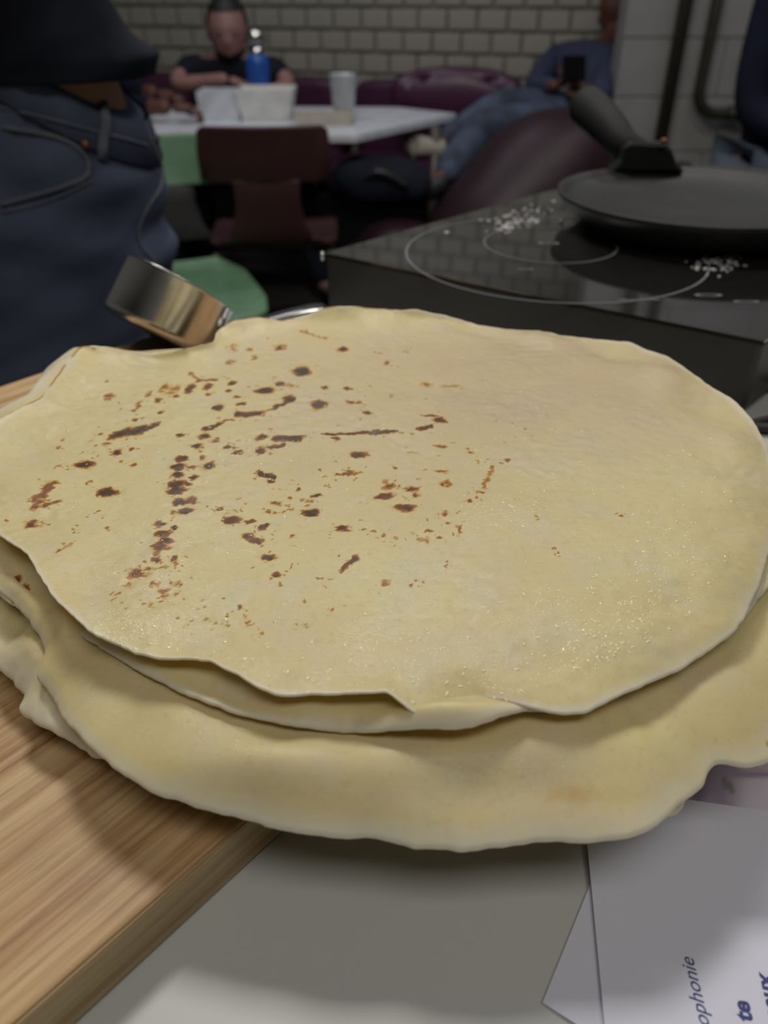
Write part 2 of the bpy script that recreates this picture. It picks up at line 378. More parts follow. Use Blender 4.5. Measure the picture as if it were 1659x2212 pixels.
# printed picture card further right
def picture():
    zz = TZ + .0024; P0 = at(1380, 1600, zz); c = bpy.data.objects.new('x', None)
    e = empty('picture_card', P0); iv3 = inv_of(e)
    tag(e, 'glossy card printed with a pale lilac and pink picture beside the crepes', 'card')
    n = 90; o0 = cor + e2 * .035 + e1 * .004; vs = []; cols = []
    W_, H_ = .15, .12
    for j in range(n):
        for i in range(n):
            p = o0 + e2 * (W_ * i / (n - 1)) - e1 * (H_ * j / (n - 1)); vs.append((p.x, p.y, zz))
            dd = p - Vector((0, 0, CZ)); dd.z = zz - CZ
            yc = dd.y * sT + dd.z * cT; zc = dd.y * cT - dd.z * sT
            X = 829.5 + F * dd.x / zc; Y = 1106 - F * yc / zc
            col = np.array((.40, .36, .50)) * (.9 + .25 * math.sin(X * .02 + Y * .013))
            def blend(c, k): return col * (1 - k) + np.array(c) * k
            sm = lambda t: min(1, max(0, t))
            # pale fold across the middle, dark grey-green leaf shape, pink mark
            col = blend((.62, .58, .68), sm((X - 1560) / 50) * sm((Y - 1676) / 8) * .9)
            col = blend((.55, .42, .48), sm((X - 1590) / 20) * sm((1672 - Y) / 8) * .7)
            col = blend((.22, .16, .24), sm(1 - abs(X - 1505) / 28) * .8)
            t_ = ((X - 1557) * .62 + (Y - 1675) * .78); s_ = abs(-(X - 1557) * .78 + (Y - 1675) * .62)
            if 0 < t_ < 62: col = blend((.24, .25, .26), sm((9 * math.sin(math.pi * t_ / 62) - s_) / 3))
            col = blend((.45, .14, .18), sm(1 - math.hypot((X - 1585) / 5, (Y - 1660) / 14)))
            col = blend((.36, .22, .24), sm(1 - math.hypot((X - 1582) / 5, (Y - 1728) / 16)))
            cols.append((*col, 1))
    fs = [(j * n + i, j * n + i + 1, (j + 1) * n + i + 1, (j + 1) * n + i) for j in range(n - 1) for i in range(n - 1)]
    m = mat('picture_print', (.5, .5, .5), .3); nt = m.node_tree
    a = nt.nodes.new('ShaderNodeAttribute'); a.attribute_name = 'print'
    nt.links.new(a.outputs['Color'], nt.nodes['Principled BSDF'].inputs['Base Color'])
    o = mk('printed_face', vs, fs, m, e, True, iv3)
    at_ = o.data.color_attributes.new('print', 'FLOAT_COLOR', 'POINT'); at_.data.foreach_set('color', np.array(cols, 'f').ravel())
    q = [o0, o0 + e2 * W_, o0 + e2 * W_ - e1 * H_, o0 - e1 * H_]
    MB().prism([(p.x, p.y) for p in q[::-1]], zz - .0016, zz - .0002).build('card_stock', M_paper, e, False, iv3)
picture()

# ------------------------------------------------------------------ crepes
def vnoise(x, y, sc, seed):
    rs = np.random.RandomState(seed); G = rs.rand(64, 64)
    X = x * sc + 1000; Y = y * sc + 1000; xi = np.floor(X).astype(int); yi = np.floor(Y).astype(int)
    fx = X - xi; fy = Y - yi; fx = fx * fx * (3 - 2 * fx); fy = fy * fy * (3 - 2 * fy)
    g = lambda a, b: G[a % 64, b % 64]
    return (g(xi, yi) * (1 - fx) + g(xi + 1, yi) * fx) * (1 - fy) + (g(xi, yi + 1) * (1 - fx) + g(xi + 1, yi + 1) * fx) * fy
def fbm(x, y, sc, seed, oc=3):
    return sum(vnoise(x, y, sc * 2 ** k, seed + k) * .5 ** k for k in range(oc)) / sum(.5 ** k for k in range(oc))
CX, CY = -.004, .305
def crepe(name, rim, zc, N, thick, power, seed, und=.0012, jag=.0008, extra=None, toast=None, under=None, label='', rimpale=.035):
    ang_, rad, zr = [], [], []
    for px, py, z in rim:
        p = at(px, py, z); ang_.append(math.atan2(p.y - CY, p.x - CX)); rad.append(math.hypot(p.x - CX, p.y - CY)); zr.append(z)
    o = np.argsort(ang_); ang_ = np.array(ang_)[o]; rad = np.array(rad)[o]; zr = np.array(zr)[o]
    T = np.linspace(-math.pi, math.pi, 1441)
    rT = np.interp(T, ang_, rad, period=2 * math.pi); zT = np.interp(T, ang_, zr, period=2 * math.pi)
    ker = np.exp(-np.linspace(-2, 2, 13) ** 2); ker /= ker.sum()
    sm = lambda a: np.convolve(np.concatenate([a[-13:-1], a, a[1:13]]), ker, 'same')[12:-12]
    rT = sm(rT); zT = sm(zT)
    rT = rT + jag * (fbm(np.cos(T), np.sin(T), 14, seed, 4) - .5) * 2 + jag * .5 * (vnoise(np.cos(T), np.sin(T), 60, seed + 9) - .5)
    # concentric square-to-disk map
    g = np.linspace(-1, 1, N); a, b = np.meshgrid(g, g); a = a.ravel(); b = b.ravel()
    big = np.abs(a) > np.abs(b); s = np.where(big, np.abs(a), np.abs(b))
    with np.errstate(all='ignore'):
        th = np.where(big, math.pi / 4 * b / np.where(a == 0, 1, a) + np.where(a < 0, math.pi, 0),
                      math.pi / 2 - math.pi / 4 * a / np.where(b == 0, 1, b) + np.where(b < 0, math.pi, 0))
    th = (th + math.pi) % (2 * math.pi) - math.pi
    r_ = np.interp(th, T, rT); zrim = np.interp(th, T, zT)
    r0 = np.mean(rT); rr = s * (r0 * (1 - s ** 4) + r_ * s ** 4)
    x = CX + rr * np.cos(th); y = CY + rr * np.sin(th)
    z = zc + (zrim - zc) * s ** power
    fade = np.clip((1 - s) * 6, 0, 1) * .6 + .4
    z = z + und * 2 * (fbm(x, y, 22, seed + 3, 2) - .5) * fade
    if extra is not None: z = z + extra(x, y, s, th)
    n = N * N; idx = np.arange(n).reshape(N, N)
    q = np.stack([idx[:-1, :-1], idx[:-1, 1:], idx[1:, 1:], idx[1:, :-1]], -1).reshape(-1, 4)
    zb = z - thick
    if under is not None: zb = under(zb, s)
    bd_ = np.concatenate([idx[0, :-1], idx[:-1, -1], idx[-1, :0:-1], idx[:0:-1, 0]])
    V = np.concatenate([np.stack([x, y, z], 1), np.stack([x, y, zb], 1)])
    nb = np.roll(bd_, -1)
    # rounded rim: one middle ring pushed outwards
    k0 = 2 * n; mid = np.stack([x[bd_] + np.cos(th[bd_]) * thick * .2, y[bd_] + np.sin(th[bd_]) * thick * .2, z[bd_] - thick * .5], 1)
    V = np.concatenate([V, mid]); nm = len(bd_); mi = k0 + np.arange(nm); mn = np.roll(mi, -1)
    Fq = np.concatenate([q, (q + n)[:, ::-1], np.stack([nb, bd_, mi, mn], 1), np.stack([mn, mi, bd_ + n, nb + n], 1)])
    me = bpy.data.meshes.new(name); me.vertices.add(len(V)); me.vertices.foreach_set('co', V.astype('f').ravel())
    me.loops.add(Fq.size); me.loops.foreach_set('vertex_index', Fq.astype('i').ravel())
    me.polygons.add(len(Fq)); me.polygons.foreach_set('loop_start', np.arange(len(Fq), dtype='i') * 4)
    me.polygons.foreach_set('use_smooth', np.ones(len(Fq), bool)); me.update(calc_edges=True); me.validate()
    C = np.zeros((len(V), 4), 'f'); C[:, 3] = 1
    pale = np.clip((s - 1 + rimpale) / rimpale, 0, 1) * (.55 + .45 * fbm(x, y, 40, seed + 5))
    C[:n, 2] = pale; C[n:2 * n, 2] = pale; C[2 * n:, 2] = .9
    if toast is not None:
        t_, tan, edge = toast(x, y, s, th); C[:n, 0] = t_; C[:n, 1] = tan
        C[2 * n:, 0] = edge[bd_]; C[:n, 2] *= (1 - np.clip(t_ * 3, 0, 1))
    ca = me.color_attributes.new('toast', 'FLOAT_COLOR', 'POINT'); ca.data.foreach_set('color', C.ravel())
    me.materials.append(M_crepe)
    ob = bpy.data.objects.new(name, me); COL.objects.link(ob); tag(ob, label, 'crepe', 'crepes in the stack')
    return ob

ZT = .990
marks = []
def E(cx, cy, rx, ry, I, o=(0, 700), k=1.952): marks.append((o[0] + cx / k, o[1] + cy / k, o[0] + cx / k, o[1] + cy / k, rx / k, ry / k, I))
def K(x0, y0, x1, y1, w_, I, o=(0, 700), k=1.952): marks.append((o[0] + x0 / k, o[1] + y0 / k, o[0] + x1 / k, o[1] + y1 / k, w_ / k, w_ / k, I))
for a in [(462,310,25,14,.6),(625,297,14,12,.6),(665,323,17,12,.65),(690,275,20,25,.4),(730,280,28,25,.35),(740,305,14,8,.6),(802,275,20,18,.7),(873,265,18,14,.7),(877,297,10,7,.6),(978,252,14,9,.7),(963,283,12,8,.7),(1003,307,18,6,.5),(1019,339,16,7,.8),(1116,284,32,13,1),(1275,202,32,20,1.05),(1345,344,28,18,1.1),(1160,230,10,6,.6),(1180,257,18,10,.8),(1215,260,30,12,.5),(1366,270,12,9,.75),(1466,273,20,7,.8),(1565,263,9,5,.5),(1445,107,20,10,.7),(1180,100,28,12,.65),(1075,140,16,9,.6),(985,102,32,16,.35),(1050,108,20,10,.35),(975,163,28,9,.5),(1635,162,10,8,.5),(1605,124,12,4,.3),(920,352,22,13,1),(1548,374,16,7,.75),(1490,330,40,10,.5),
 (585,345,14,22,.4),(565,368,18,10,.45),(675,377,13,9,.65),(570,405,16,8,.55),(515,360,8,12,.3),(421,470,12,7,.5),(384,496,10,5,.4),(450,512,26,9,.4),(492,540,24,12,.9),(558,524,16,7,.6),(245,522,16,5,.5),(357,595,38,14,.95),(393,545,10,7,.55),(565,594,20,10,.6),(261,595,10,5,.3),(277,618,8,4,.3),(374,669,12,8,.35),(350,542,10,4,.3),(455,709,40,15,.95),
 (137,840,40,22,.62),(404,788,9,5,.6),(313,877,9,8,.4),(448,860,14,9,.4),(1218,320,26,14,.85),(1040,388,18,8,.85),(862,472,24,12,.75),(765,465,20,6,.7),(831,512,24,9,.95),(920,480,20,10,.5),(905,495,20,10,.5),(960,518,18,7,.8),(1000,540,24,9,.7),(1000,520,16,6,.6),
 (765,565,26,10,.85),(752,598,30,16,1),(877,595,24,14,1),(830,600,60,8,.4),(855,560,14,14,.5),(750,635,24,14,.85),(748,675,30,18,.8),(750,700,36,16,.9),(815,645,18,12,.75),(795,672,22,6,.8),(753,748,22,14,1),(800,745,45,20,.6),(825,745,14,12,.8),(785,788,30,13,1),(725,795,16,12,.4),
 (675,842,22,10,.8),(732,857,17,7,.9),(690,885,32,16,.7),(705,910,34,12,.7),(680,935,40,14,.7),(655,960,26,12,.6),(655,987,22,12,.75),(733,988,20,12,.85),(690,1025,20,12,.6),(735,1015,12,14,.5),(640,1035,30,10,.5),(575,1050,30,20,.5),(600,1060,50,10,.4),(535,1100,34,12,.4),(505,1130,20,8,.35),(650,1100,14,14,.4),(690,1120,26,14,.45),(735,1090,24,14,.5),(765,1097,10,6,.5),(700,1145,26,18,.4),(680,1165,10,8,.4),(640,1188,34,14,.2),
 (1105,480,26,14,.7),(1098,540,20,11,.8),(1240,482,24,9,1),(1115,525,20,8,.6),(1418,484,20,6,.7),(1515,551,32,13,.85),(1354,610,12,6,.5),(1470,618,24,6,.6),(1138,655,18,10,.7),(1253,688,12,6,.7),(1330,711,20,8,.8),(1300,730,34,10,.55),(1220,726,14,6,.6),(1160,745,34,10,.5),(1130,783,14,8,.6),(1310,780,30,15,.85),(1217,769,9,5,.5),(1180,690,18,10,.25),
 (927,778,16,9,.7),(975,822,40,16,.8),(1045,832,20,8,.7),(972,788,16,5,.4),(1110,848,18,13,.7),(1050,890,28,14,.85),(1075,905,28,12,.8),(1235,885,15,9,.65),(1128,980,32,13,.85),(1165,1055,22,11,.65),(1234,1017,8,5,.4),(1342,1077,16,6,.6),(1440,852,28,12,.75),(1445,865,40,8,.5),(1570,875,24,7,.4),(1625,885,16,6,.45),(1285,1160,12,14,.45),(1400,1192,20,10,.5),(1011,1196,18,10,.55),(865,1188,12,7,.4),(963,1228,14,6,.4),(940,1263,10,7,.45),(880,1240,24,10,.25),(1042,1248,14,9,.3),(790,1272,14,7,.25),(1090,1303,12,8,.3),(1280,1268,24,8,.25),(1626,1086,22,16,.4),(1378,671,8,4,.4)]: E(*a)
for a in [(808,210,840,238,8,.6),(840,238,915,238,5,.5),(1270,38,1375,62,5,.45),(1460,322,1540,342,7,.6),(480,472,600,450,20,.8),(600,452,665,425,13,.7),(150,740,240,675,16,.45),(140,775,250,752,12,.5),(200,690,160,760,24,.42),(255,960,300,935,14,.5),(1240,320,1160,355,11,.75),(1160,355,1100,378,8,.6),(1100,378,1000,380,12,.7),(985,405,930,410,6,.6),(915,425,870,440,13,.75),(1160,485,1260,485,12,.8),(1145,525,1190,512,9,.7),(1260,478,1310,474,4,.5),(1370,468,1659,455,6,.8),(1410,632,1530,622,6,.5),(1090,625,1150,640,10,.8),(1500,985,1440,1030,13,.7)]: K(*a)
o2 = (800, 700); k2 = 1.931
for a in [(45,122,14,4,.35),(145,118,14,7,.35),(73,160,14,10,.5),(235,250,30,12,.3),(330,255,50,10,.3),(90,295,14,9,.35),(290,402,28,12,.75),(165,458,14,4,.5),(293,512,38,7,.5),(415,538,18,9,.5),(165,535,10,4,.35),(445,572,10,5,.4),(565,568,20,6,.5),(560,494,10,5,.3),(110,595,14,6,.5),(295,620,35,9,.65),(312,672,28,16,.6),(320,655,15,8,.5),(515,598,12,6,.5),(460,710,20,6,.5),(70,670,35,20,.5),(60,716,44,12,.7),(170,690,36,14,.6),(190,716,18,10,.6),(138,768,48,14,.7),(120,678,8,5,.5),(413,743,22,9,.6),(410,712,10,4,.6),(315,792,24,8,.4),(330,828,14,9,.55),(374,862,12,20,.45),(240,867,20,6,.5),(225,900,34,14,.45),(293,890,14,6,.6),(65,875,16,6,.4),(63,1078,20,12,.4),(192,1077,10,7,.35),(685,815,5,5,.4),(775,973,6,6,.7),(1046,806,8,4,.4),(320,1005,8,6,.3),(640,440,10,5,.25),(670,465,10,4,.3),(530,410,8,4,.3)]: E(*a, o=o2, k=k2)
for a in [(215,382,280,385,5,.6),(205,440,250,430,9,.75),(0,458,110,452,5,.75),(505,600,470,690,12,.35)]: K(*a, o=o2, k=k2)
marks.append((205, 748, 212, 770, 7, 7, .85)); marks.append((0, 906, 40, 884, 4, 4, .4))

def toast_top(x, y, s, th):
    t_ = np.zeros_like(x)
    wx = x + .0014 * (vnoise(x, y, 300, 5) - .5) + .0008 * (vnoise(x, y, 800, 51) - .5) * 2 + .0012 * (vnoise(x, y, 160, 6) - .5); wy = y + .0014 * (vnoise(x, y, 300, 15) - .5) + .0008 * (vnoise(x, y, 800, 52) - .5) * 2 + .0012 * (vnoise(x, y, 160, 16) - .5)
    gr = fbm(x, y, 500, 30, 2); gr2 = fbm(x, y, 330, 35, 3)
    for x0, y0, x1, y1, rx, ry, I in marks:
        rx *= 1.12; ry *= 1.15
        p = at(x0, y0, ZT); q_ = at(x1, y1, ZT); cy_ = (y0 + y1) / 2; cx_ = (x0 + x1) / 2
        ax = (at(cx_ + rx, cy_, ZT) - at(cx_, cy_, ZT)).length; ay = (at(cx_, cy_ - ry, ZT) - at(cx_, cy_ + ry, ZT)).length / 2
        m_ = (np.abs(x - (p.x + q_.x) / 2) < ax * 2 + abs(p.x - q_.x)) & (np.abs(y - (p.y + q_.y) / 2) < ay * 2 + abs(p.y - q_.y) + .002)
        if not m_.any(): continue
        X, Y = wx[m_], wy[m_]; dx, dy = q_.x - p.x, q_.y - p.y; L2 = dx * dx + dy * dy
        tt = np.clip(((X - p.x) * dx + (Y - p.y) * dy) / L2, 0, 1) if L2 > 1e-9 else 0
        dd = np.hypot((X - p.x - tt * dx) / ax, (Y - p.y - tt * dy) / ay)
        edge = .9 if I < .66 else .62
        v = I * np.clip((1.25 - dd) / edge, 0, 1) ** 1.2 * (.60 + .40 * np.clip(1.3 - 1.2 * dd, 0, 1)) * (.72 + .56 * gr2[m_]) * 1.32
        v = np.maximum(v, .17 * I * np.clip(2.1 - dd, 0, 1) * np.clip((gr[m_] - .35) * 4, 0, 1))
        v = v * (1 - (.9 if I < .66 else .25) * np.clip((gr[m_] - .47) * 5, 0, 1) * .75)
        t_[m_] = np.maximum(t_[m_], v)
    rn = random.Random(5)
    for x0, y0, x1, y1, rx, ry, I in marks:
        for _ in range(3):
            p = at(lerp(x0, x1, rn.random()) + rn.gauss(0, rx * 1.5 + 4), lerp(y0, y1, rn.random()) + rn.gauss(0, ry * 1.5 + 4), ZT); r_ = rn.uniform(.0004, .0009)
            m_ = (np.abs(x - p.x) < .002) & (np.abs(y - p.y) < .002)
            if m_.any(): t_[m_] = np.maximum(t_[m_], rn.uniform(.15, .45) * np.clip(1.4 - np.hypot(wx[m_] - p.x, wy[m_] - p.y) / r_, 0, 1))
    # cooked film, toward the right-hand back half
    c = at(1150, 820, ZT); tan = np.exp(-(((x - c.x) / .12) ** 2 + ((y - c.y) / .085) ** 2)) * (.5 + .6 * fbm(x, y, 60, 44, 4))
    c = at(700, 1000, ZT); tan = tan + .35 * np.exp(-(((x - c.x) / .06) ** 2 + ((y - c.y) / .05) ** 2)) * fbm(x, y, 50, 47, 3)
    rimb = (th > 1.45) & (th < 3.05)
    e_ = np.where(rimb, np.clip(fbm(x, y, 90, 60, 3) * 2 - .70, 0, .42), 0)
    t_ = np.maximum(t_, e_ * np.clip((s - .994) / .006, 0, 1))
    t_ = np.where(t_ < .03, 0, t_)
    return np.clip(t_, 0, 1), np.clip(tan, 0, .85), e_
def ex_top(x, y, s, th):
    ring = lambda px, py, w_, h_: h_ * np.exp(-(((x - at(px, py, ZT).x) / w_) ** 2 + ((y - at(px, py, ZT).y) / w_) ** 2))
    z = ring(930, 1060, .016, .0012) - ring(700, 1085, .022, .0012) + ring(1100, 1110, .02, .0010) + ring(1250, 1180, .03, .0008) - ring(330, 770, .014, .0035) + ring(1380, 1290, .03, .0012)
    pa, pb = at(730, 688, ZT), at(1190, 716, ZT); q_ = pb - pa; L_ = q_.length; q_ = q_ / L_
    al = (x - pa.x) * q_.x + (y - pa.y) * q_.y; pe = -(x - pa.x) * q_.y + (y - pa.y) * q_.x
    z -= .0030 * np.exp(-((pe - .003) / .006) ** 2) * np.clip(al / .02, 0, 1) * np.clip((L_ - al) / .03, 0, 1)
    pa, pb = at(300, 775, ZT), at(440, 765, ZT); q_ = pb - pa; L_ = q_.length; q_ = q_ / L_
    al = (x - pa.x) * q_.x + (y - pa.y) * q_.y; pe = -(x - pa.x) * q_.y + (y - pa.y) * q_.x
    z -= .0030 * np.exp(-(pe / .006) ** 2) * np.exp(-((al - L_ / 2) / .03) ** 2)
    z += .0030 * np.exp(-((s - .93) / .05) ** 2) * np.sin(th * 13 + 2) * ((th > -.2) & (th < 1.3))
    z += .0010 * np.exp(-((s - .9) / .06) ** 2) * np.sin(th * 17)
    z += .00042 * (vnoise(x, y, 260, 80) - .5) + .00030 * (vnoise(x, y, 110, 81) - .5)
    return z
h = .17
rim1 = [(0,905,.996),(40,884,.996),(90,858,.997),(125,810,.998),(157,766,.999),(172,747,1.0),(205,745,1.0),(260,745,.999),(320,741,.998),(400,744,.998),(440,735,.998),(462,738,.994),(470,712,.995),(500,694,.997),(560,684,.996),(612,693,.995),(660,682,.996),(705,664,.999),(760,659,1.0),(850,660,1.0),(905,661,.999),(965,672,.997),(1030,690,.994),(1090,706,.992),(1150,712,.990),(1215,726,.989),(1290,733,.989),(1365,737,.989),(1395,755,.989),(1440,768,.988),(1490,806,.988),(1540,838,.988),(1585,862,.988),(1625,905,.987),(1655,960,.986),
        (1672,1030,.985),(1676,1110,.984),(1662,1180,.984),(1645,1240,.984),(1622,1300,.984),(1590,1355,.984),(1540,1398,.984),(1480,1440,.984),(1400,1474,.985),(1340,1500,.985),(1270,1537,.985),(1200,1537,.986),(1140,1524,.987),(1080,1508,.987),(1020,1512,.985),(965,1528,.985),(905,1545,.988),(870,1520,.991),(840,1492,.992),(760,1494,.991),(690,1497,.990),(640,1502,.989),(590,1499,.990),(550,1478,.991),(500,1447,.992),(450,1422,.992),(400,1419,.991),(345,1420,.990),(300,1410,.990),(240,1386,.990),(190,1358,.991),(140,1312,.992),(108,1272,.992),(80,1226,.992),(55,1190,.992),(30,1172,.992),(0,1156,.992),(-30,1120,.991),(-48,1060,.991),(-50,1000,.992),(-35,940,.994)]
top_crepe = crepe('crepe', rim1, ZT, 600, .0011, 14, 11, und=.0007, jag=.0009, rimpale=.018, extra=ex_top, toast=toast_top,
      label='topmost crepe, glossy cream with scattered dark brown toasted spots')
bpy.context.view_layer.update()
rs = random.Random(77); mb = MB(); spots_ = []
for (px, py, sx, sy, n_) in ((1350, 1340, 90, 55, 190), (1270, 1410, 60, 35, 120), (1190, 1300, 60, 30, 40), (1440, 1200, 60, 60, 80), (1560, 1280, 50, 60, 60), (1080, 1105, 60, 22, 70), (1200, 1080, 120, 50, 60),
                           (470, 1170, 50, 22, 45), (300, 1385, 60, 25, 70), (240, 1345, 40, 20, 20), (1150, 860, 170, 70, 150), (1400, 900, 120, 80, 130), (1500, 1020, 80, 60, 50), (700, 1400, 300, 70, 130), (950, 1450, 200, 50, 90), (250, 930, 150, 60, 30), (520, 1000, 90, 30, 50), (1100, 1500, 90, 18, 60), (850, 1000, 300, 150, 160), (540, 1000, 60, 40, 30), (1000, 780, 120, 30, 60)):
    for _ in range(int(n_ * 1.9)): spots_.append((rs.gauss(px, sx), rs.gauss(py, sy)))
for px, py in spots_:
    p = at(px, py, ZT); ok, loc, nn, _i = top_crepe.ray_cast(Vector((p.x, p.y, 1.1)), Vector((0, 0, -1)))
    if not ok or math.hypot(p.x - CX, p.y - CY) > .155: continue
    nn = Vector(nn); a_ = nn.orthogonal().normalized(); b_ = nn.cross(a_); r_ = rs.choice((.00014, .0002, .0002, .0003, .0003, .0005)) * rs.uniform(.8, 1.2); el = rs.uniform(.9, 2.2); hh = r_ * rs.uniform(.3, .5); an = rs.uniform(0, 6.28)
    vs = []; K6 = 7
    for (q_, z_) in ((1, -.1), (.8, .55), (.42, .9)):
        for k_ in range(K6):
            t_ = 2 * math.pi * k_ / K6; u_ = math.cos(t_) * q_ * r_ * el; w2 = math.sin(t_) * q_ * r_
            vs.append(loc + a_ * (u_ * math.cos(an) - w2 * math.sin(an)) + b_ * (u_ * math.sin(an) + w2 * math.cos(an)) + nn * z_ * hh)
    vs.append(loc + nn * hh)
    mb.add(vs, [(j * K6 + k_, j * K6 + (k_ + 1) % K6, (j + 1) * K6 + (k_ + 1) % K6, (j + 1) * K6 + k_) for j in range(2) for k_ in range(K6)] + [(2 * K6 + k_, 2 * K6 + (k_ + 1) % K6, 3 * K6) for k_ in range(K6)])
M_glint = mat('glint_bead', (.76, .68, .42), .12, spec=.6, col2=(.74, .66, .40))  # glossy beads added on the top crepe to imitate its tiny glints
o = mb.build('glint_beads', M_glint, top_crepe, True); o['kind'] = 'stuff'
back = [(-100,1000,.985),(-60,920,.985),(60,850,.983),(110,790,.984),(165,757,.985),(300,760,.982),(450,752,.982),(600,708,.982),(800,680,.982),(1000,700,.982),(1200,735,.981),(1400,780,.981),(1560,880,.981),(1640,960,.981),(1700,1080,.980)]
rim2 = back + [(1700,1180,.978),(1640,1290,.980),(1560,1370,.980),(1400,1460,.979),(1270,1510,.980),(1180,1540,.979),(1105,1570,.979),(1050,1584,.982),(1000,1590,.983),(930,1593,.982),(860,1590,.980),(760,1583,.979),(650,1567,.981),(560,1548,.9815),(470,1518,.9815),(380,1482,.9815),(300,1443,.9810),(240,1412,.980),(200,1384,.979),(120,1340,.975),(60,1312,.975),(20,1300,.974),(-30,1250,.975),(-90,1120,.98)]
def toast2(x, y, s, th):
    t_ = np.zeros_like(x)
    for px, py, I in ((32, 1238, .9), (25, 1262, .7), (45, 1255, .6), (302, 1424, .5)):
        c = at(px, py, .981); w_ = .0022 if I > .5 else .0008
        t_ = np.maximum(t_, I * np.clip(1.3 - np.hypot((x - c.x) / w_, (y - c.y) / w_) + .8 * (vnoise(x, y, 700, 3) - .5), 0, 1))
    return t_, .0 * x, .0 * x
def ex2(x, y, s, th):
    # raised roll along the front edge, right of centre
    c = at(960, 1560, .984); c2 = at(1110, 1535, .984)
    return .0075 * np.exp(-(((x - c.x) / .018) ** 2 + ((y - c.y) / .0055) ** 2)) + .0065 * np.exp(-(((x - c2.x) / .012) ** 2 + ((y - c2.y) / .006) ** 2)) + .0015 * np.exp(-((s - .95) / .04) ** 2) * np.sin(th * 11)
crepe('crepe', rim2, .9865, 300, .0016, 6, 21, und=.0004, extra=ex2, toast=toast2, label='second crepe, its rolled yellow edge showing under the front of the topmost one')
rim3 = [(-60,930,0.975),(70,856,0.972),(95,800,0.974),(125,775,0.975),(163,748,0.977),(300,775,0.972),(600,730,0.972),(900,705,0.972),(1200,750,0.972),(1450,830,0.972),(1650,960,0.97),(1760,1100,0.968),(1790,1250,0.966),(1770,1400,0.964),(1720,1540,0.962),(1665,1640,0.966),(1642,1652,0.966),(1600,1655,0.967),(1562,1640,0.968),(1540,1652,0.967),(1515,1690,0.966),(1490,1712,0.965),(1465,1728,0.967),(1440,1765,0.966),(1392,1790,0.966),(1320,1803,0.965),(1262,1815,0.964),(1200,1814,0.964),(1140,1818,0.964),(1080,1826,0.964),(1010,1831,0.964),(950,1828,0.964),(880,1817,0.964),(800,1806,0.964),(740,1801,0.964),(660,1790,0.965),(580,1778,0.965),(490,1756,0.966),(420,1741,0.966),(380,1722,0.967),(345,1716,0.967),(300,1690,0.968),(255,1662,0.969),(215,1632,0.969),(190,1606,0.971),(150,1560,0.97),(112,1508,0.966),(82,1466,0.968),(76,1444,0.969),(100,1412,0.971),(88,1370,0.973),(60,1322,0.975),(20,1290,0.975),(-40,1250,0.975),(-110,1150,0.975),(-120,1020,0.975)]
def ex3(x, y, s, th):
    fr = np.clip((.30 - y) * 12, 0, 1)
    c = at(700, 1660, .972); rd_ = .0045 * np.exp(-(((x - c.x) / .035) ** 2 + ((y - c.y) / .007) ** 2))
    c = at(1250, 1600, .975); rd_ = rd_ + .003 * np.exp(-(((x - c.x) / .03) ** 2 + ((y - c.y) / .012) ** 2))
    lf_ = np.clip((-.085 - x) * 40, 0, 1) * np.clip((s - .6) * 5, 0, 1) * np.clip((.26 - y) * 20, 0, 1)
    rd_ = rd_ + lf_ * .0055 * (fbm(x, y, 55, 91, 2) - .5)
    return rd_ + fr * (.0014 * np.exp(-((s - .93) / .045) ** 2) * np.sin(th * 7 + 1.2) + .0014 * np.exp(-((s - .88) / .04) ** 2) * np.sin(th * 13 + .5) + .0010 * (vnoise(x, y, 60, 7) - .5))
def toast3(x, y, s, th):
    t_ = np.zeros_like(x); tan = .25 * np.clip(fbm(x, y, 45, 77, 3) - .45, 0, 1) * 3
    c = at(1240, 1775, .957); t_ = np.maximum(t_, .10 * np.exp(-(((x - c.x) / .02) ** 2 + ((y - c.y) / .0035) ** 2)) * fbm(x, y, 200, 3) * 2)
    c = at(1648, 1642, .960); t_ = np.maximum(t_, .6 * np.clip(1 - np.hypot(x - c.x, y - c.y) / .0015, 0, 1))
    return t_, tan, .0 * x
crepe('crepe', rim3, .9798, 420, .0018, 9, 31, und=.0005, jag=.0012, extra=ex3, toast=toast3, rimpale=.035, label='large lower crepe drooping over the front edge of the stack')
rim4 = [(-120,1020,.962),(-60,930,.962),(90,850,.962),(300,800,.962),(600,760,.962),(900,740,.962),(1200,790,.962),(1450,880,.962),(1640,1000,.962),(1700,1200,.960),(1690,1400,.957),(1560,1600,.955),(1475,1722,.9535),(1472,1748,.953),(1455,1757,.953),(1430,1750,.9545),(1400,1755,.956),(1200,1770,.958),(1000,1780,.958),(800,1760,.958),(600,1730,.958),(450,1690,.958),(340,1650,.958),(260,1640,.957),(205,1622,.956),(150,1594,.956),(95,1566,.957),(50,1540,.957),(40,1512,.958),(60,1490,.960),(30,1466,.959),(0,1446,.959),(-40,1400,.960),(-100,1250,.962),(-125,1130,.962)]
def under4(zb, s): return np.where(s < .86, BZ + .0004, np.minimum(zb, BZ + .0004 + (s - .86) / .14 * .012))
def under4b(zb, s): 
    k_ = np.clip((s - .70) / .25, 0, 1); return (BZ + .0004) * (1 - k_) + zb * k_
crepe('crepe', rim4, .972, 240, .0022, 7, 41, und=.0004, jag=.0018, extra=lambda x, y, s, th: (np.clip((-.08 - x) * 30, 0, 1) * np.clip((s - .7) * 6, 0, 1) * (.007 * (fbm(x, y, 70, 93, 3) - .45))) + .0025 * np.exp(-((s - .93) / .05) ** 2) * np.sin(th * 23) * (x < -.06), under=under4b, rimpale=.09, label='bottom crepe with a pale crumpled edge sticking out over the board at left')

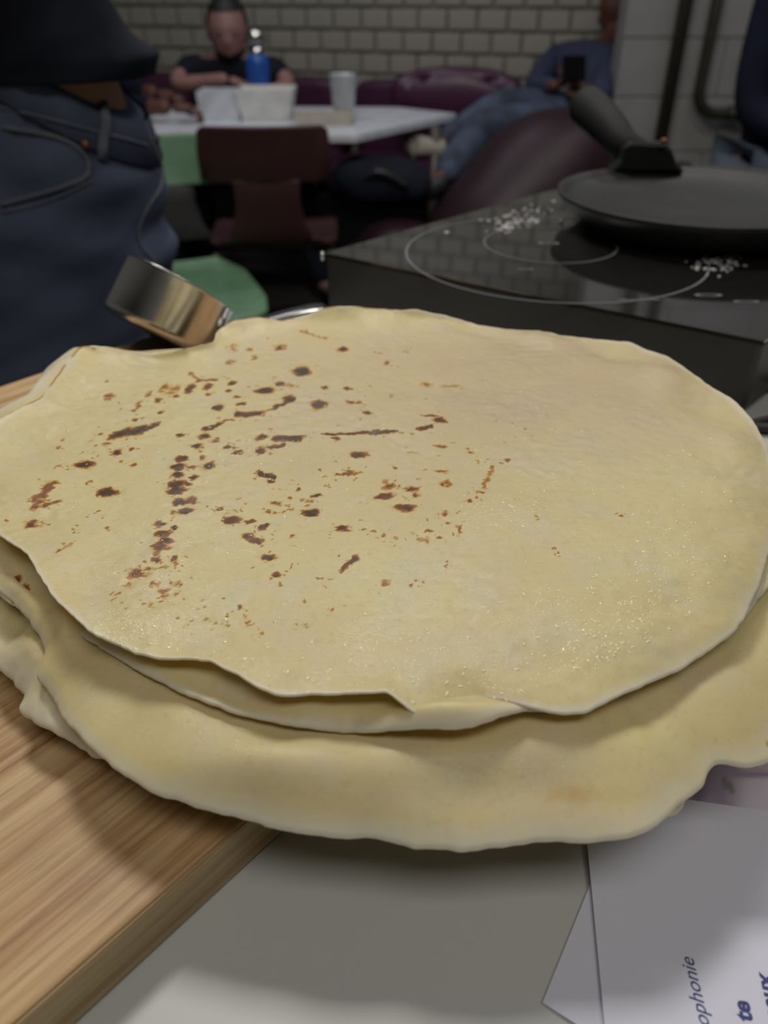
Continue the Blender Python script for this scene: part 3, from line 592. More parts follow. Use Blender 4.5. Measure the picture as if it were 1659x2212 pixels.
# ------------------------------------------------------------------ measuring cup behind the crepes
def cup():
    rimL = Vector(dep(268, 572, .56)); 
    e = empty('measuring_cup', at(300, 740, BZ)); iv = inv_of(e)
    tag(e, 'stainless steel measuring cup tilted behind the crepes, handle to the right', 'cup')
    # axis pointing from base to rim; leans right and away from the camera
    d0 = dep(362, 672, .55)
    right = Vector((1, 0, 0)); fwd = Vector((0, cT, -sT)); up = Vector((0, sT, cT))
    ax = (up * .88 + right * .43 - fwd * .02).normalized()
    xa = (right - ax * right.dot(ax)).normalized(); ya = ax.cross(xa)
    M = Matrix((xa, ya, ax)).transposed()
    Rr = .0405; Hh = .040
    prof = [(0, 0), (Rr * .86, 0), (Rr * .95, .0015), (Rr, .006), (Rr, Hh - .001), (Rr + .0012, Hh), (Rr + .0004, Hh + .0006), (Rr - .0008, Hh), (Rr - .001, .006), (Rr * .86, .0012), (0, .0012)]
    base = d0 - ax * Hh / 2
    MB().lathe(prof, base, 96, M).build('bowl', M_steel, e, True, iv)
    rimc = base + ax * Hh
    tip = dep(705, 662, .60); st = rimc + xa * (Rr - .0015) - ax * .012 - up * .007
    # flat strap handle with rounded end and hanging hole lip
    dd = (tip - st); Lh = dd.length; dd.normalize(); sd = dd.cross(Vector((0, 0, 1))).normalized(); nn = sd.cross(dd)
    vs = []; prof2 = [(0, .0085), (.12, .0075), (.3, .007), (.6, .0075), (.85, .009), (.95, .0085), (1, .005)]
    for t_, w_ in prof2:
        c = st + dd * Lh * t_ + nn * (.002 * math.sin(t_ * math.pi))
        for a, b in ((-1, -1), (1, -1), (1, 1), (-1, 1)): vs.append(c + sd * w_ * a + nn * .0009 * b)
    fs = [(0, 1, 2, 3)]
    for i in range(len(prof2) - 1):
        for k_ in range(4): fs.append((i * 4 + k_, (i + 1) * 4 + k_, (i + 1) * 4 + (k_ + 1) % 4, i * 4 + (k_ + 1) % 4))
    fs.append(tuple(range((len(prof2) - 1) * 4, len(prof2) * 4))[::-1])
    mk('handle', vs, fs, M_steel, e, True, iv)
cup()

# ------------------------------------------------------------------ hob and crepe pan
HZ = .974
hb = empty('induction_hob', uv(.75, -.32, TZ)); iv = inv_of(hb)
tag(hb, 'black glass two-ring tabletop hob standing behind the crepes', 'hob')
c1 = at(700, 546, HZ); c2 = at(1652, 737, HZ); ev = (c2 - c1).normalized(); c3 = at(1190, 411, HZ); eu = (c3 - c1).normalized()
Wd = (c2 - c1).length; Ld = .60
def hq(a, b, z): return Vector((0, 0, 0)) + c1 + eu * a + ev * b + Vector((0, 0, z - HZ))
q = [hq(0, 0, 0), hq(0, Wd, 0), hq(Ld, Wd, 0), hq(Ld, 0, 0)]
def off(k_): return [(hq(k_, k_, 0)), hq(k_, Wd - k_, 0), hq(Ld - k_, Wd - k_, 0), hq(Ld - k_, k_, 0)]
MB().prism([(p.x, p.y) for p in off(.0)], HZ - .0012, HZ).build('glass_top', M_glass, hb, False, iv)
MB().prism([(p.x, p.y) for p in off(.0005)], TZ + .004, HZ - .0012).build('housing', M_body, hb, False, iv, bevel=.003)
for a, b in ((.03, .03), (.03, Wd - .03), (Ld - .03, .03), (Ld - .03, Wd - .03)):
    p = hq(a, b, TZ); MB().lathe([(0, 0), (.01, 0), (.01, .005), (0, .005)], (p.x, p.y, TZ), 12).build('foot', M_black, hb, True, iv)
MB().tube([hq(-.001, -.001, HZ - .006), hq(-.001, -.001, HZ + .0006)], [.0025, .002], 10).build('corner_guard', M_steel, hb, True, iv)
rc = at(1195, 548, HZ)
def ring(c, r, wd, nm='zone_ring'):
    MB().lathe([(r - wd, .00025), (r, .00025)], (c.x, c.y, HZ), 96).build(nm, M_print, hb, True, iv)
ring(rc, .125, .0014); ring(at(1188, 527, HZ), .058, .0011)
for px, py, a, b in ((1185, 526, .012, .004), (1135, 582, .008, .0025), (1530, 638, .013, .004), (1612, 652, .012, .003), (1380, 648, .02, .0016)):
    p = at(px, py, HZ); MB().lathe([(.55, 0), (.8, 0.0)], (0, 0, 0), 20).build('printed_symbol', M_print, hb, True, iv)
    o = hb.children[-1] if False else bpy.data.objects[[x.name for x in COL.objects if x.name.startswith('printed_symbol')][-1]]
    for v in o.data.vertices: v.co = Vector((p.x + v.co.x * a, p.y + v.co.y * b, HZ + .0003))
# power cord
MB().tube(smooth_path([hq(.05, Wd + .0, TZ + .012), hq(.03, Wd + .03, TZ + .008), hq(-.02, Wd + .01, TZ + .004), hq(-.03, Wd - .005, TZ + .004), hq(.02, Wd + .09, TZ + .004), hq(.1, Wd + .25, TZ + .004)]), .0035, 8).build('power_cord', M_black, hb, True, iv)
# flour smears and crumbs
def smear(px, py, rx, ry, n, seed, m, cov=.6):
    rs = random.Random(seed); mb = MB()
    for _ in range(n):
        a = rs.gauss(0, .45); b = rs.gauss(0, .45); p = at(px + rx * a + ry * b * .0, py + ry * b - rx * a * .25, HZ)
        k_ = rs.randint(5, 8); r_ = rs.uniform(.0006, .0024)
        vs = [Vector((p.x, p.y, HZ + .0011))] + [Vector((p.x + math.cos(t) * r_ * rs.uniform(.6, 1.6), p.y + math.sin(t) * r_ * rs.uniform(.6, 1.4), HZ + .0002)) for t in [2 * math.pi * i / k_ for i in range(k_)]]
        mb.add(vs, [(0, 1 + i, 1 + (i + 1) % k_) for i in range(k_)])
    return mb.build('flour_dust', m, None, True)
tag(smear(1115, 484, 55, 14, 46, 1, M_flour), 'white flour smear on the hob glass left of the pan', 'flour', None, 'stuff')
tag(smear(1120, 465, 95, 18, 30, 2, M_flour), 'faint scattered flour dust along the far edge of the hob', 'flour', None, 'stuff')
tag(smear(1560, 562, 75, 34, 85, 3, M_flour), 'streaky flour smear on the hob glass near the right ring', 'flour', None, 'stuff')
rs = random.Random(9)
for px, py, big, m_, lb in ((1280, 489, 1.8, M_crumb, 'largest toasted orange crumb under the front rim of the pan'), (1310, 492, 1.0, M_crumb, 'small toasted crumb just right of the largest one under the pan'), (1340, 492, 1.9, M_flour, 'flat white batter fleck under the front rim of the pan'),
                         (1408, 497, 1.0, M_flour, 'dim lone batter fleck under the middle of the pan rim'), (1500, 516, 1.5, M_cream, 'left of two round pale crumbs below the pan rim'), (1530, 518, 1.3, M_cream, 'right of two round pale crumbs below the pan rim'), (1574, 521, 1.5, M_flour, 'bright white batter fleck right of the two round crumbs'), (1212, 482, 1.2, M_flour, 'pale fleck at the left end of the pan rim')):
    p = at(px, py, HZ); r_ = .0022 * big
    vs = [(p.x + r_ * rs.uniform(.8, 1.2) * math.cos(t) * math.cos(f), p.y + r_ * .7 * math.sin(t) * math.cos(f), HZ + .0004 + .0016 * (1 + math.sin(f))) for f in (-1.4, -.5, .5, 1.4) for t in [k_ * math.pi / 4 for k_ in range(8)]]
    fs = [(i * 8 + k_, i * 8 + (k_ + 1) % 8, (i + 1) * 8 + (k_ + 1) % 8, (i + 1) * 8 + k_) for i in range(3) for k_ in range(8)] + [tuple(range(8))[::-1], tuple(range(24, 32))]
    tag(mk('crumb', vs, fs, m_), lb, 'crumb', 'crumbs on the hob')

PZ = HZ + .0005
pc = Vector((.290, .752, PZ)); PR = .127
pn = empty('crepe_pan', pc); iv = inv_of(pn)
tag(pn, 'black round crepe pan on the hob with its handle rising at the back', 'pan')
MB().lathe([(0, 0), (.095, 0), (.101, .002), (PR - .004, .021), (PR, .026), (PR + .001, .029), (PR - .002, .0295), (PR - .006, .026), (PR - .018, .0215), (.05, .0205), (0, .0205)], pc, 96).build('plate', M_pan, pn, True, iv)
# bracket: broad lug rising behind the rim, and the handle sloping up to the left
bt = dep(1395, 372, .995 if False else 1.0)
yb = pc.y + PR - .012
def atd(px, py, Y): return atY(px, py, Y)
outl = [(1318, 372), (1340, 345), (1348, 316), (1362, 306), (1440, 311), (1453, 325), (1462, 350), (1482, 374)]
fr = [atd(x, y, pc.y + PR * .90 - .004) for x, y in outl]; bk = [p + Vector((0, .022, .0)) for p in fr]
n = len(fr)
mk('handle_bracket', fr + bk, [tuple(range(n)), tuple(range(2 * n - 1, n - 1, -1))] + [(i, n + i, n + (i + 1) % n, (i + 1) % n) for i in range(n)], M_handle, pn, False, iv).modifiers.new('b', 'BEVEL').width = .003
Yh = pc.y + PR * .9 + .008
hp = [atY(1385, 330, Yh), atY(1348, 312, Yh + .01), atY(1318, 278, Yh + .035), atY(1290, 248, Yh + .065), atY(1274, 234, Yh + .085), atY(1264, 227, Yh + .095)]
MB().tube(smooth_path(hp, 6), [.012 + .0085 * math.sin(min(1, i / 26) * math.pi * .55) for i in range(30)] + [.013], 18).build('handle', M_handle, pn, True, iv)
MB().tube([atY(1434, 308, yb - .01), atY(1434, 300, yb - .01)], .003, 8).build('rivet', M_rivet, pn, True, iv)

# ------------------------------------------------------------------ furniture
def chair(name, m, label, mspine=None, rise=0):
    e = empty(name); tag(e, label, 'chair')
    # local: seat centre at origin, chair faces +y, backrest at -y
    def shell(rows, th, nm):
        vs = []; nx = 9
        for (y, z, hw, cv, nr) in rows:
            for i in range(nx):
                t_ = -1 + 2 * i / (nx - 1); vs.append(Vector((hw * t_, y + nr[0] * cv * t_ * t_, z + nr[1] * cv * t_ * t_)))
        k_ = len(rows); fs = [(j * nx + i, j * nx + i + 1, (j + 1) * nx + i + 1, (j + 1) * nx + i) for j in range(k_ - 1) for i in range(nx - 1)]
        o = mk(nm, vs, fs, m, e, True); s_ = o.modifiers.new('s', 'SOLIDIFY'); s_.thickness = th; s_.offset = 0
        b = o.modifiers.new('b', 'BEVEL'); b.width = th * .4; b.segments = 2; b.limit_method = 'ANGLE'
        return o
    shell([(.21, .425, .15, .0, (0, 1)), (.20, .440, .185, .006, (0, 1)), (.12, .447, .20, .012, (0, 1)), (0, .442, .20, .015, (0, 1)), (-.12, .445, .195, .014, (0, 1)), (-.18, .455, .17, .01, (0, 1)), (-.205, .485, .13, .004, (0, 1))], .012, 'seat')
    sp_ = shell([(-.203, .480, .13, .0, (1, 0)), (-.212, .53, .105, .0, (1, 0)), (-.222, .60, .092, .0, (1, 0)), (-.23, .665, .095, .0, (1, 0))], .011, 'back_spine')
    if mspine: sp_.data.materials[0] = mspine
    shell([(-.228, .655, .150, .012, (1, 0)), (-.232, .664, .180, .02, (1, 0)), (-.242, .73, .185, .025, (1, 0)), (-.252, .80, .178, .025, (1, 0)), (-.254, .812, .160, .02, (1, 0))], .012, 'backrest')
    for o_ in e.children:
        if o_.name.startswith('back'): o_.location.z = rise
    for sx, sy in ((-1, 1), (1, 1), (-1, -1), (1, -1)):
        MB().tube(smooth_path([(sx * .12, sy * .13, .432), (sx * .165, sy * .155, .425), (sx * .178, sy * .165, .39), (sx * .20, sy * .21, 0)], 5), .0095, 8).build('leg', M_dsteel, e, True)
    for sx in (-1, 1): MB().tube([(sx * .16, .15, .425), (sx * .16, -.15, .425)], .008, 8).build('seat_rail', M_dsteel, e, True)
    return e
c = chair('dining_chair', M_maroon, 'dark maroon chair seen from behind, pulled up to the white table')
p = atY(512, 470, 2.62); c.location = (-.375, 2.74, 0); c.rotation_euler = (0, 0, R(4)); c.scale = (1.08, 1.08, 1.02)
g = chair('dining_chair', M_green, 'green chair partly hidden behind the person in jeans', M_black, .075)
g.location = (-.60, 2.26, 0); g.rotation_euler = (0, 0, R(200)); g.scale = (1.12, 1.12, .90)
# dining table
TT = .74
tb = empty('dining_table', (-.25, 3.35, 0)); iv = inv_of(tb)
tag(tb, 'white-topped table with cut corners carrying cups and takeaway boxes', 'table')
tp = [at(300, 285, TT), at(560, 289, TT), at(770, 291, TT), at(985, 245, TT), at(860, 231, TT), at(620, 230, TT), at(300, 232, TT)]
tp[0].x = -1.35; tp[-1].x = -1.35
MB().prism([(p.x, p.y) for p in tp], TT - .026, TT).build('table_top', M_top, tb, False, iv, bevel=.003)
for x, y in ((-1.15, 3.1), (-1.15, 3.6), (.2, 3.32)):
    MB().tube([(x, y, 0), (x, y, TT - .026)], .022, 12).build('leg', M_dsteel, tb, True, iv)
# things on the table
def on(px, py): return at(px, py, TT)
p = on(552, 243); bot = empty('water_bottle', (p.x, p.y + .16, TT)); iv = inv_of(bot); bc = Vector((p.x, p.y + .16, TT))
s_ = .0475
tag(bot, 'blue metal water bottle with a silver neck and cap on the table', 'bottle')
MB().lathe([(0, 0), (s_ * .9, 0), (s_, .006), (s_, .165), (s_ * .92, .182), (s_ * .72, .195), (0, .195)], bc, 32).build('body', M_bblue, bot, True, iv)
MB().lathe([(s_ * .66, .194), (s_ * .66, .235), (0, .235)], bc, 32).build('neck', M_steel, bot, True, iv)
MB().lathe([(0, .232), (s_ * .74, .232), (s_ * .80, .24), (s_ * .78, .272), (s_ * .6, .280), (0, .281)], bc, 32).build('cap', M_steel, bot, True, iv)
def tray(name, c, w_, d_, h_, fl, m, label, cat):
    vs = []; 
    for (a, z) in ((1, 0), (fl, h_), (fl * .985, h_), (.985, .004)):
        for x, y in ((-1, -1), (1, -1), (1, 1), (-1, 1)): vs.append(Vector((c.x + x * w_ / 2 * a, c.y + y * d_ / 2 * a, TT + .0005 + z)))
    fs = [(3, 2, 1, 0)] + [(i * 4 + k_, i * 4 + (k_ + 1) % 4, (i + 1) * 4 + (k_ + 1) % 4, (i + 1) * 4 + k_) for i in range(3) for k_ in range(4)] + [(12, 13, 14, 15)]
    o = mk(name, vs, fs, m, None, False); o.modifiers.new('b', 'BEVEL').width = .002; return tag(o, label, cat)
tray('takeaway_box', on(574, 262) + Vector((0, .08, 0)), .175, .15, .105, 1.24, M_box, 'open flared white takeaway box in front of the blue bottle', 'box')
tray('takeaway_box', on(474, 262) + Vector((0, .08, 0)), .15, .13, .098, 1.06, M_top, 'straight-sided white box left of the flared takeaway box', 'box')
tray('paper_tray', on(700, 272) + Vector((0, .06, 0)), .20, .12, .035, 1.06, M_cream, 'flat cream card tray beside the plastic cup', 'tray')
p = on(742, 262) + Vector((0, .05, 0))
cp = MB().lathe([(0, .0), (.036, 0), (.038, .004), (.050, .150), (.052, .152), (.049, .152), (.036, .004), (0, .004)], (p.x, p.y, TT + .001), 32).build('plastic_cup', M_plastic, None, True)
tag(cp, 'translucent plastic cup standing near the middle of the white table', 'cup')

# bench along the brick wall
def cushion(name, c, size, rz, m, parent=None, iv=None, puff=.35):
    bm = bmesh.new(); bmesh.ops.create_cube(bm, size=1)
    bmesh.ops.subdivide_edges(bm, edges=bm.edges[:], cuts=5, use_grid_fill=True)
    M_ = Matrix.Rotation(rz, 3, 'Z')
    for v in bm.verts:
        q_ = v.co * 2; k_ = 1 - puff * .5 * (q_.x ** 4 * q_.y ** 2 + q_.y ** 4 * q_.z ** 2 + q_.z ** 4 * q_.x ** 2) / 1.5
        v.co = Vector(c) + M_ @ Vector((v.co.x * size[0] * k_, v.co.y * size[1] * k_, v.co.z * size[2] * k_))
    me = bpy.data.meshes.new(name); bm.to_mesh(me); bm.free(); me.materials.append(m)
    for q_ in me.polygons: q_.use_smooth = True
    o = bpy.data.objects.new(name, me); COL.objects.link(o); sb = o.modifiers.new('s', 'SUBSURF'); sb.levels = 1; sb.render_levels = 1
    if parent: o.parent = parent; o.matrix_parent_inverse = iv
    return o
bn = empty('bench', A + d * 3.0 + nrm * .3); iv = inv_of(bn)
tag(bn, 'long purple upholstered bench against the brick wall', 'bench')
for k_ in range(3):
    s0 = 1.75 + k_ * .92
    cc = A + d * (s0 + .46)
    cushion('back_cushion', cc + nrm * .12 + Vector((0, 0, .60)), (.90, .16, .36), ang, M_sofa, bn, iv, .15)
    cushion('seat_cushion', cc + nrm * .40 + Vector((0, 0, .38)), (.90, .56, .16), ang, M_sofa, bn, iv, .12)
bx = MB(); bx.box(A + d * 3.13 + nrm * .36 + Vector((0, 0, .15)), (2.76, .54, .30), Rz); bx.build('bench_base', M_black, bn, False, iv)
pl = cushion('throw_pillow', atY(985, 212, 4.02), (.62, .16, .26), ang + .15, M_sofa, puff=.7)
tag(pl, 'wide purple pillow leaning on the bench left of the reclining man', 'pillow')

# bean bag
def blob(name, c, r, seed, m, shear=0, amp=.08, sub=4):
    bm = bmesh.new(); bmesh.ops.create_icosphere(bm, subdivisions=sub, radius=1)
    rs = random.Random(seed); ph = [(Vector((rs.gauss(0, 1), rs.gauss(0, 1), rs.gauss(0, 1))) * 2.2, rs.uniform(0, 6)) for _ in range(6)]
    for v in bm.verts:
        k_ = 1 + amp * sum(math.sin(v.co.dot(a) + b) for a, b in ph) / 3
        co = v.co * k_
        v.co = Vector((c[0] + co.x * r[0] + shear * co.z * r[2], c[1] + co.y * r[1], max(c[2] + co.z * r[2], .002)))
    me = bpy.data.meshes.new(name); bm.to_mesh(me); bm.free(); me.materials.append(m)
    for q_ in me.polygons: q_.use_smooth = True
    o = bpy.data.objects.new(name, me); COL.objects.link(o); return o
b1 = blob('bean_bag', (.45, 3.04, .37), (.31, .32, .42), 3, M_bag, shear=.42, amp=.10)
tag(b1, 'large dark maroon bean bag the reclining man lies on', 'bean bag')
b2 = blob('bean_bag', (.06, 2.98, .21), (.24, .25, .24), 8, M_bag, amp=.08)
tag(b2, 'low flattened bean bag between the table and the big one', 'bean bag')
bp_ = blob('backpack', (.0, 3.06, .56), (.19, .12, .10), 12, M_tee, amp=.14)
tag(bp_, 'black soft backpack lying under the right end of the white table', 'backpack')
MB().tube(smooth_path([(-.10, 2.97, .57), (-.02, 2.93, .62), (.08, 2.95, .57)]), .012, 8).build('strap', M_black, bp_, True)

# ------------------------------------------------------------------ people
def skin(name, pts, edges, rad, m, parent, iv, root=0, sub=2):
    me = bpy.data.meshes.new(name); me.from_pydata([tuple(p) for p in pts], edges, []); me.materials.append(m)
    o = bpy.data.objects.new(name, me); COL.objects.link(o)
    o.modifiers.new('skin', 'SKIN').use_smooth_shade = True
    sb = o.modifiers.new('sub', 'SUBSURF'); sb.levels = sub; sb.render_levels = sub
    for i, r_ in enumerate(rad):
        sv = me.skin_vertices[0].data[i]; sv.radius = (r_, r_) if not isinstance(r_, tuple) else r_; sv.use_root = (i == root)
    o.parent = parent
    if iv is not None: o.matrix_parent_inverse = iv
    return o
def head_mesh(c, face, up, size, mskin, parent, iv, hair='short', glasses=False):
    """head with eyes, nose, mouth, ears; face = direction looked at"""
    f = Vector(face).normalized(); u = Vector(up); u = (u - f * u.dot(f)).normalized(); s = f.cross(u)
    M_ = Matrix((s, f, u)).transposed(); c = Vector(c)
    bm = bmesh.new(); bmesh.ops.create_uvsphere(bm, u_segments=32, v_segments=24, radius=1)
    for v in bm.verts:
        x, y, z = v.co; X, Y, Z = x * .077, y * .095, z * .118
        if z < 0: X *= 1 - .30 * (-z) ** 1.3; Y *= 1 - .12 * (-z) ** 2
        if y > 0 and z < -.35: Y += .010 * y
        if y > .6:                                                   # face relief
            Y += .020 * math.exp(-(x / .13) ** 2 - ((z + .12) / .16) ** 2)           # nose
            Y -= .008 * (math.exp(-((abs(x) - .36) / .16) ** 2 - ((z - .06) / .10) ** 2))  # sockets
            Y += .004 * math.exp(-(z - .22) ** 2 / .006)                             # brow
            Y += .004 * math.exp(-(x / .25) ** 2 - ((z + .48) / .05) ** 2)
            Y -= .004 * math.exp(-(x / .28) ** 2 - ((z + .55) / .03) ** 2)
        v.co = c + M_ @ (Vector((X, Y, Z)) * size)
    me = bpy.data.meshes.new('head'); bm.to_mesh(me); bm.free(); me.materials.append(mskin)
    for q_ in me.polygons: q_.use_smooth = True
    hd = bpy.data.objects.new('head', me); COL.objects.link(hd); hd.parent = parent; hd.matrix_parent_inverse = iv
    def part(nm, pos, r, m, sq=(1, 1, 1), cut=None, pr=None):
        bm = bmesh.new(); bmesh.ops.create_uvsphere(bm, u_segments=20, v_segments=14, radius=1)
        for v in list(bm.verts):
            if cut and cut(v.co): bm.verts.remove(v)
        for v in bm.verts: v.co = c + M_ @ ((Vector(pos) + Vector((v.co.x * r * sq[0], v.co.y * r * sq[1], v.co.z * r * sq[2]))) * size)
        me = bpy.data.meshes.new(nm); bm.to_mesh(me); bm.free(); me.materials.append(m)
        for q_ in me.polygons: q_.use_smooth = True
        o = bpy.data.objects.new(nm, me); COL.objects.link(o); o.parent = hd; return o
    for sx in (-1, 1):
        part('eye', (sx * .030, .078, .008), .011, M_eye, (1, .8, .7))
        part('ear', (sx * .076, -.005, 0), .03, mskin, (.35, .6, 1))
    part('mouth', (0, .087, -.058), .02, M_lip, (1, .3, .25))
    if hair: part('hair', (0, -.008, .012), .1, M_hair, (.84, 1.0, 1.18), cut=lambda q_: (q_.y > .35 and q_.z < .55) or (q_.z < -.45) or (q_.y > -.05 and q_.z < .0))
    if hair == 'beard': part('beard', (0, .012, -.055), .07, M_hair, (.90, 1.14, .95), cut=lambda q_: q_.z > .1 or q_.y < -.2)
    return hd
M_eye = mat('eye', (.05, .04, .035), .2); M_lip = mat('lip', (.22, .08, .08), .5)
def hand(name, wrist, dirv, palmn, m, parent, iv, curl=.5, sgn=1):
    """five separate curled fingers grown from a palm"""
    d_ = Vector(dirv).normalized(); n_ = Vector(palmn); n_ = (n_ - d_ * n_.dot(d_)).normalized(); s_ = d_.cross(n_) * sgn; w_ = Vector(wrist)
    pts = [w_, w_ + d_ * .045, w_ + d_ * .085]; rad = [(.026, .019), (.036, .017), (.036, .014)]; ed = [(0, 1), (1, 2)]
    o = skin(name, pts, ed, rad, m, parent, iv)
    lens = (.068, .078, .072, .056)
    for i, L_ in enumerate(lens):
        b = w_ + d_ * .08 + s_ * (.027 - i * .018); p_ = [b]; a = 0
        for fr_ in (.42, .33, .25):
            a += curl * .75; dd = d_ * math.cos(a) + n_ * math.sin(a); p_.append(p_[-1] + dd * L_ * fr_)
        skin('finger', p_, [(0, 1), (1, 2), (2, 3)], [.0095, .009, .008, .0065], m, o, None, sub=1)
    b = w_ + d_ * .03 + s_ * .026; t1 = b + (d_ * .6 + s_ * .7 + n_ * .2) * .035; t2 = t1 + (d_ * .85 + s_ * .2 + n_ * .45) * .035
    skin('thumb', [b, t1, t2], [(0, 1), (1, 2)], [.012, .0105, .008], m, o, None, sub=1)
    return o
def figure(name, label, J, msk, mtop, mleg, mshoe, face, up=(0, 0, 1), hair='short', sleeve='long', hands=None, k=1.0, head_size=1.0, strip=False):
    """J: joints pelvis, waist, chest, neck, head, shoulder/elbow/wrist l r, hip/knee/ankle/toe l r"""
    e = empty(name, (J['pelvis'][0], J['pelvis'][1], 0)); iv = inv_of(e); tag(e, label, 'person')
    V = {a: Vector(b) for a, b in J.items()}
    names = ['pelvis', 'waist', 'chest', 'neck', 'head', 'sl', 'el', 'wl', 'sr', 'er', 'wr', 'hl', 'kl', 'al', 'tl', 'hr', 'kr', 'ar', 'tr']
    pts = [V[a] for a in names]; ix = {a: i for i, a in enumerate(names)}
    ed = [('pelvis', 'waist'), ('waist', 'chest'), ('chest', 'neck'), ('neck', 'head'), ('chest', 'sl'), ('sl', 'el'), ('el', 'wl'), ('chest', 'sr'), ('sr', 'er'), ('er', 'wr'),
          ('pelvis', 'hl'), ('hl', 'kl'), ('kl', 'al'), ('al', 'tl'), ('pelvis', 'hr'), ('hr', 'kr'), ('kr', 'ar'), ('ar', 'tr')]
    rd = dict(pelvis=.12, waist=.11, chest=.125, neck=.052, head=.05, sl=.052, el=.04, wl=.026, sr=.052, er=.04, wr=.026, hl=.085, kl=.055, al=.035, tl=.03, hr=.085, kr=.055, ar=.035, tr=.03)
    skin('body', pts, [(ix[a], ix[b]) for a, b in ed], [rd[a] * k for a in names], msk, e, iv)
    head_mesh(V['head'] + Vector(up).normalized() * .03, face, up, head_size, msk, e, iv, hair)
    tn = ['pelvis', 'waist', 'chest', 'cn', 'sl', 'el', 'sr', 'er']; V['cn'] = V['chest'].lerp(V['neck'], .55)
    tp_ = {a: V[a] for a in tn}; tr_ = dict(pelvis=.14, waist=.135, chest=.15, cn=.085, sl=.075, el=.056, sr=.075, er=.056); te = [('pelvis', 'waist'), ('waist', 'chest'), ('chest', 'cn'), ('chest', 'sl'), ('sl', 'el'), ('chest', 'sr'), ('sr', 'er')]
    if sleeve == 'long':
        for s_ in 'lr':
            tp_['w' + s_] = V['e' + s_].lerp(V['w' + s_], .82); tr_['w' + s_] = .038; te.append(('e' + s_, 'w' + s_))
    else:
        for s_ in 'lr': tp_['e' + s_] = V['s' + s_].lerp(V['e' + s_], .72); tr_['e' + s_] = .062
    nn_ = list(tp_); skin('shirt', [tp_[a] for a in nn_], [(nn_.index(a), nn_.index(b)) for a, b in te], [tr_[a] * k for a in nn_], mtop, e, iv)
    ln = ['pelvis', 'hl', 'kl', 'al', 'hr', 'kr', 'ar']; lr = dict(pelvis=.148, hl=.105, kl=.078, al=.056, hr=.105, kr=.078, ar=.056)
    skin('trousers', [V[a] for a in ln], [(0, 1), (1, 2), (2, 3), (0, 4), (4, 5), (5, 6)], [lr[a] * k for a in ln], mleg, e, iv)
    for s_ in 'lr':
        a_, t_ = V['a' + s_], V['t' + s_]; dn = Vector((0, 0, -.012))
        skin('shoe', [a_ + dn - (t_ - a_).normalized() * .03, a_.lerp(t_, .5) + dn, t_ + dn], [(0, 1), (1, 2)], [.045, .042, .034], mshoe if not isinstance(mshoe, tuple) else mshoe['lr'.index(s_)], e, iv, root=1)
    for (w_, dv, nv, cu, sg) in hands or []:
        hand('hand', V[w_], dv, nv, msk, e, iv, cu, sg)
    return e

# man behind the table
hc = dep(494, 84, 3.42)                                  # head centre
hx, hy, hz = hc
figure('person', 'seated person with dark hair and black T-shirt leaning on the far side of the table',
       dict(pelvis=(hx - .02, hy + .26, .58), waist=(hx - .01, hy + .18, .69), chest=(hx, hy + .04, .80), neck=(hx, hy + .01, .905), head=(hx, hy, hz),
            sl=(hx - .19, hy + .02, .865), el=(hx - .235, hy - .14, .80), wl=(hx + .02, hy - .22, .835), sr=(hx + .19, hy + .02, .855), er=(hx + .27, hy - .08, .79), wr=(hx + .16, hy - .24, .775),
            hl=(hx - .11, hy + .2, .55), kl=(hx - .14, hy - .42, .50), al=(hx - .10, hy - .50, .08), tl=(hx - .10, hy - .64, .045),
            hr=(hx + .10, hy + .2, .55), kr=(hx + .30, hy - .48, .50), ar=(hx + .44, hy - .70, .08), tr=(hx + .50, hy - .84, .045)),
       M_skin, M_tee, M_tee, M_black, (.12, -1, -.25), hair='beard', sleeve='short', hands=[('wl', (1, -.15, -.35), (0, -.6, -.8), .7, 1), ('wr', (-.8, -.5, -.1), (0, -.4, -1), .8, -1)], head_size=1.12)
# partly hidden person at the left end of the table
q0 = dep(250, 190, 3.2)
figure('person', 'person in a dark top mostly hidden behind the standing one, brown hand on the table',
       dict(pelvis=(q0.x - .25, q0.y - .05, .52), waist=(q0.x - .25, q0.y - .05, .66), chest=(q0.x - .24, q0.y - .06, .82), neck=(q0.x - .23, q0.y - .08, .96), head=(q0.x - .23, q0.y - .10, 1.06),
            sl=(q0.x - .26, q0.y + .12, .90), el=(q0.x - .02, q0.y + .16, .80), wl=(q0.x + .17, q0.y - .02, .80), sr=(q0.x - .24, q0.y - .24, .90), er=(q0.x - .04, q0.y - .30, .79), wr=(at(370, 240, .78).x, at(370, 240, .78).y, .79),
            hl=(q0.x - .18, q0.y + .06, .50), kl=(q0.x + .2, q0.y + .08, .48), al=(q0.x + .22, q0.y + .06, .08), tl=(q0.x + .36, q0.y + .06, .045),
            hr=(q0.x - .18, q0.y - .15, .50), kr=(q0.x + .2, q0.y - .18, .48), ar=(q0.x + .18, q0.y - .2, .08), tr=(q0.x + .32, q0.y - .2, .045)),
       M_skin3, M_navy, M_tee, M_black, (1, .1, -.1), hands=[('wr', (1, .1, .0), (0, -.2, -1), .9, 1), ('wl', (1, -.2, -.1), (0, 0, -1), .8, -1)])
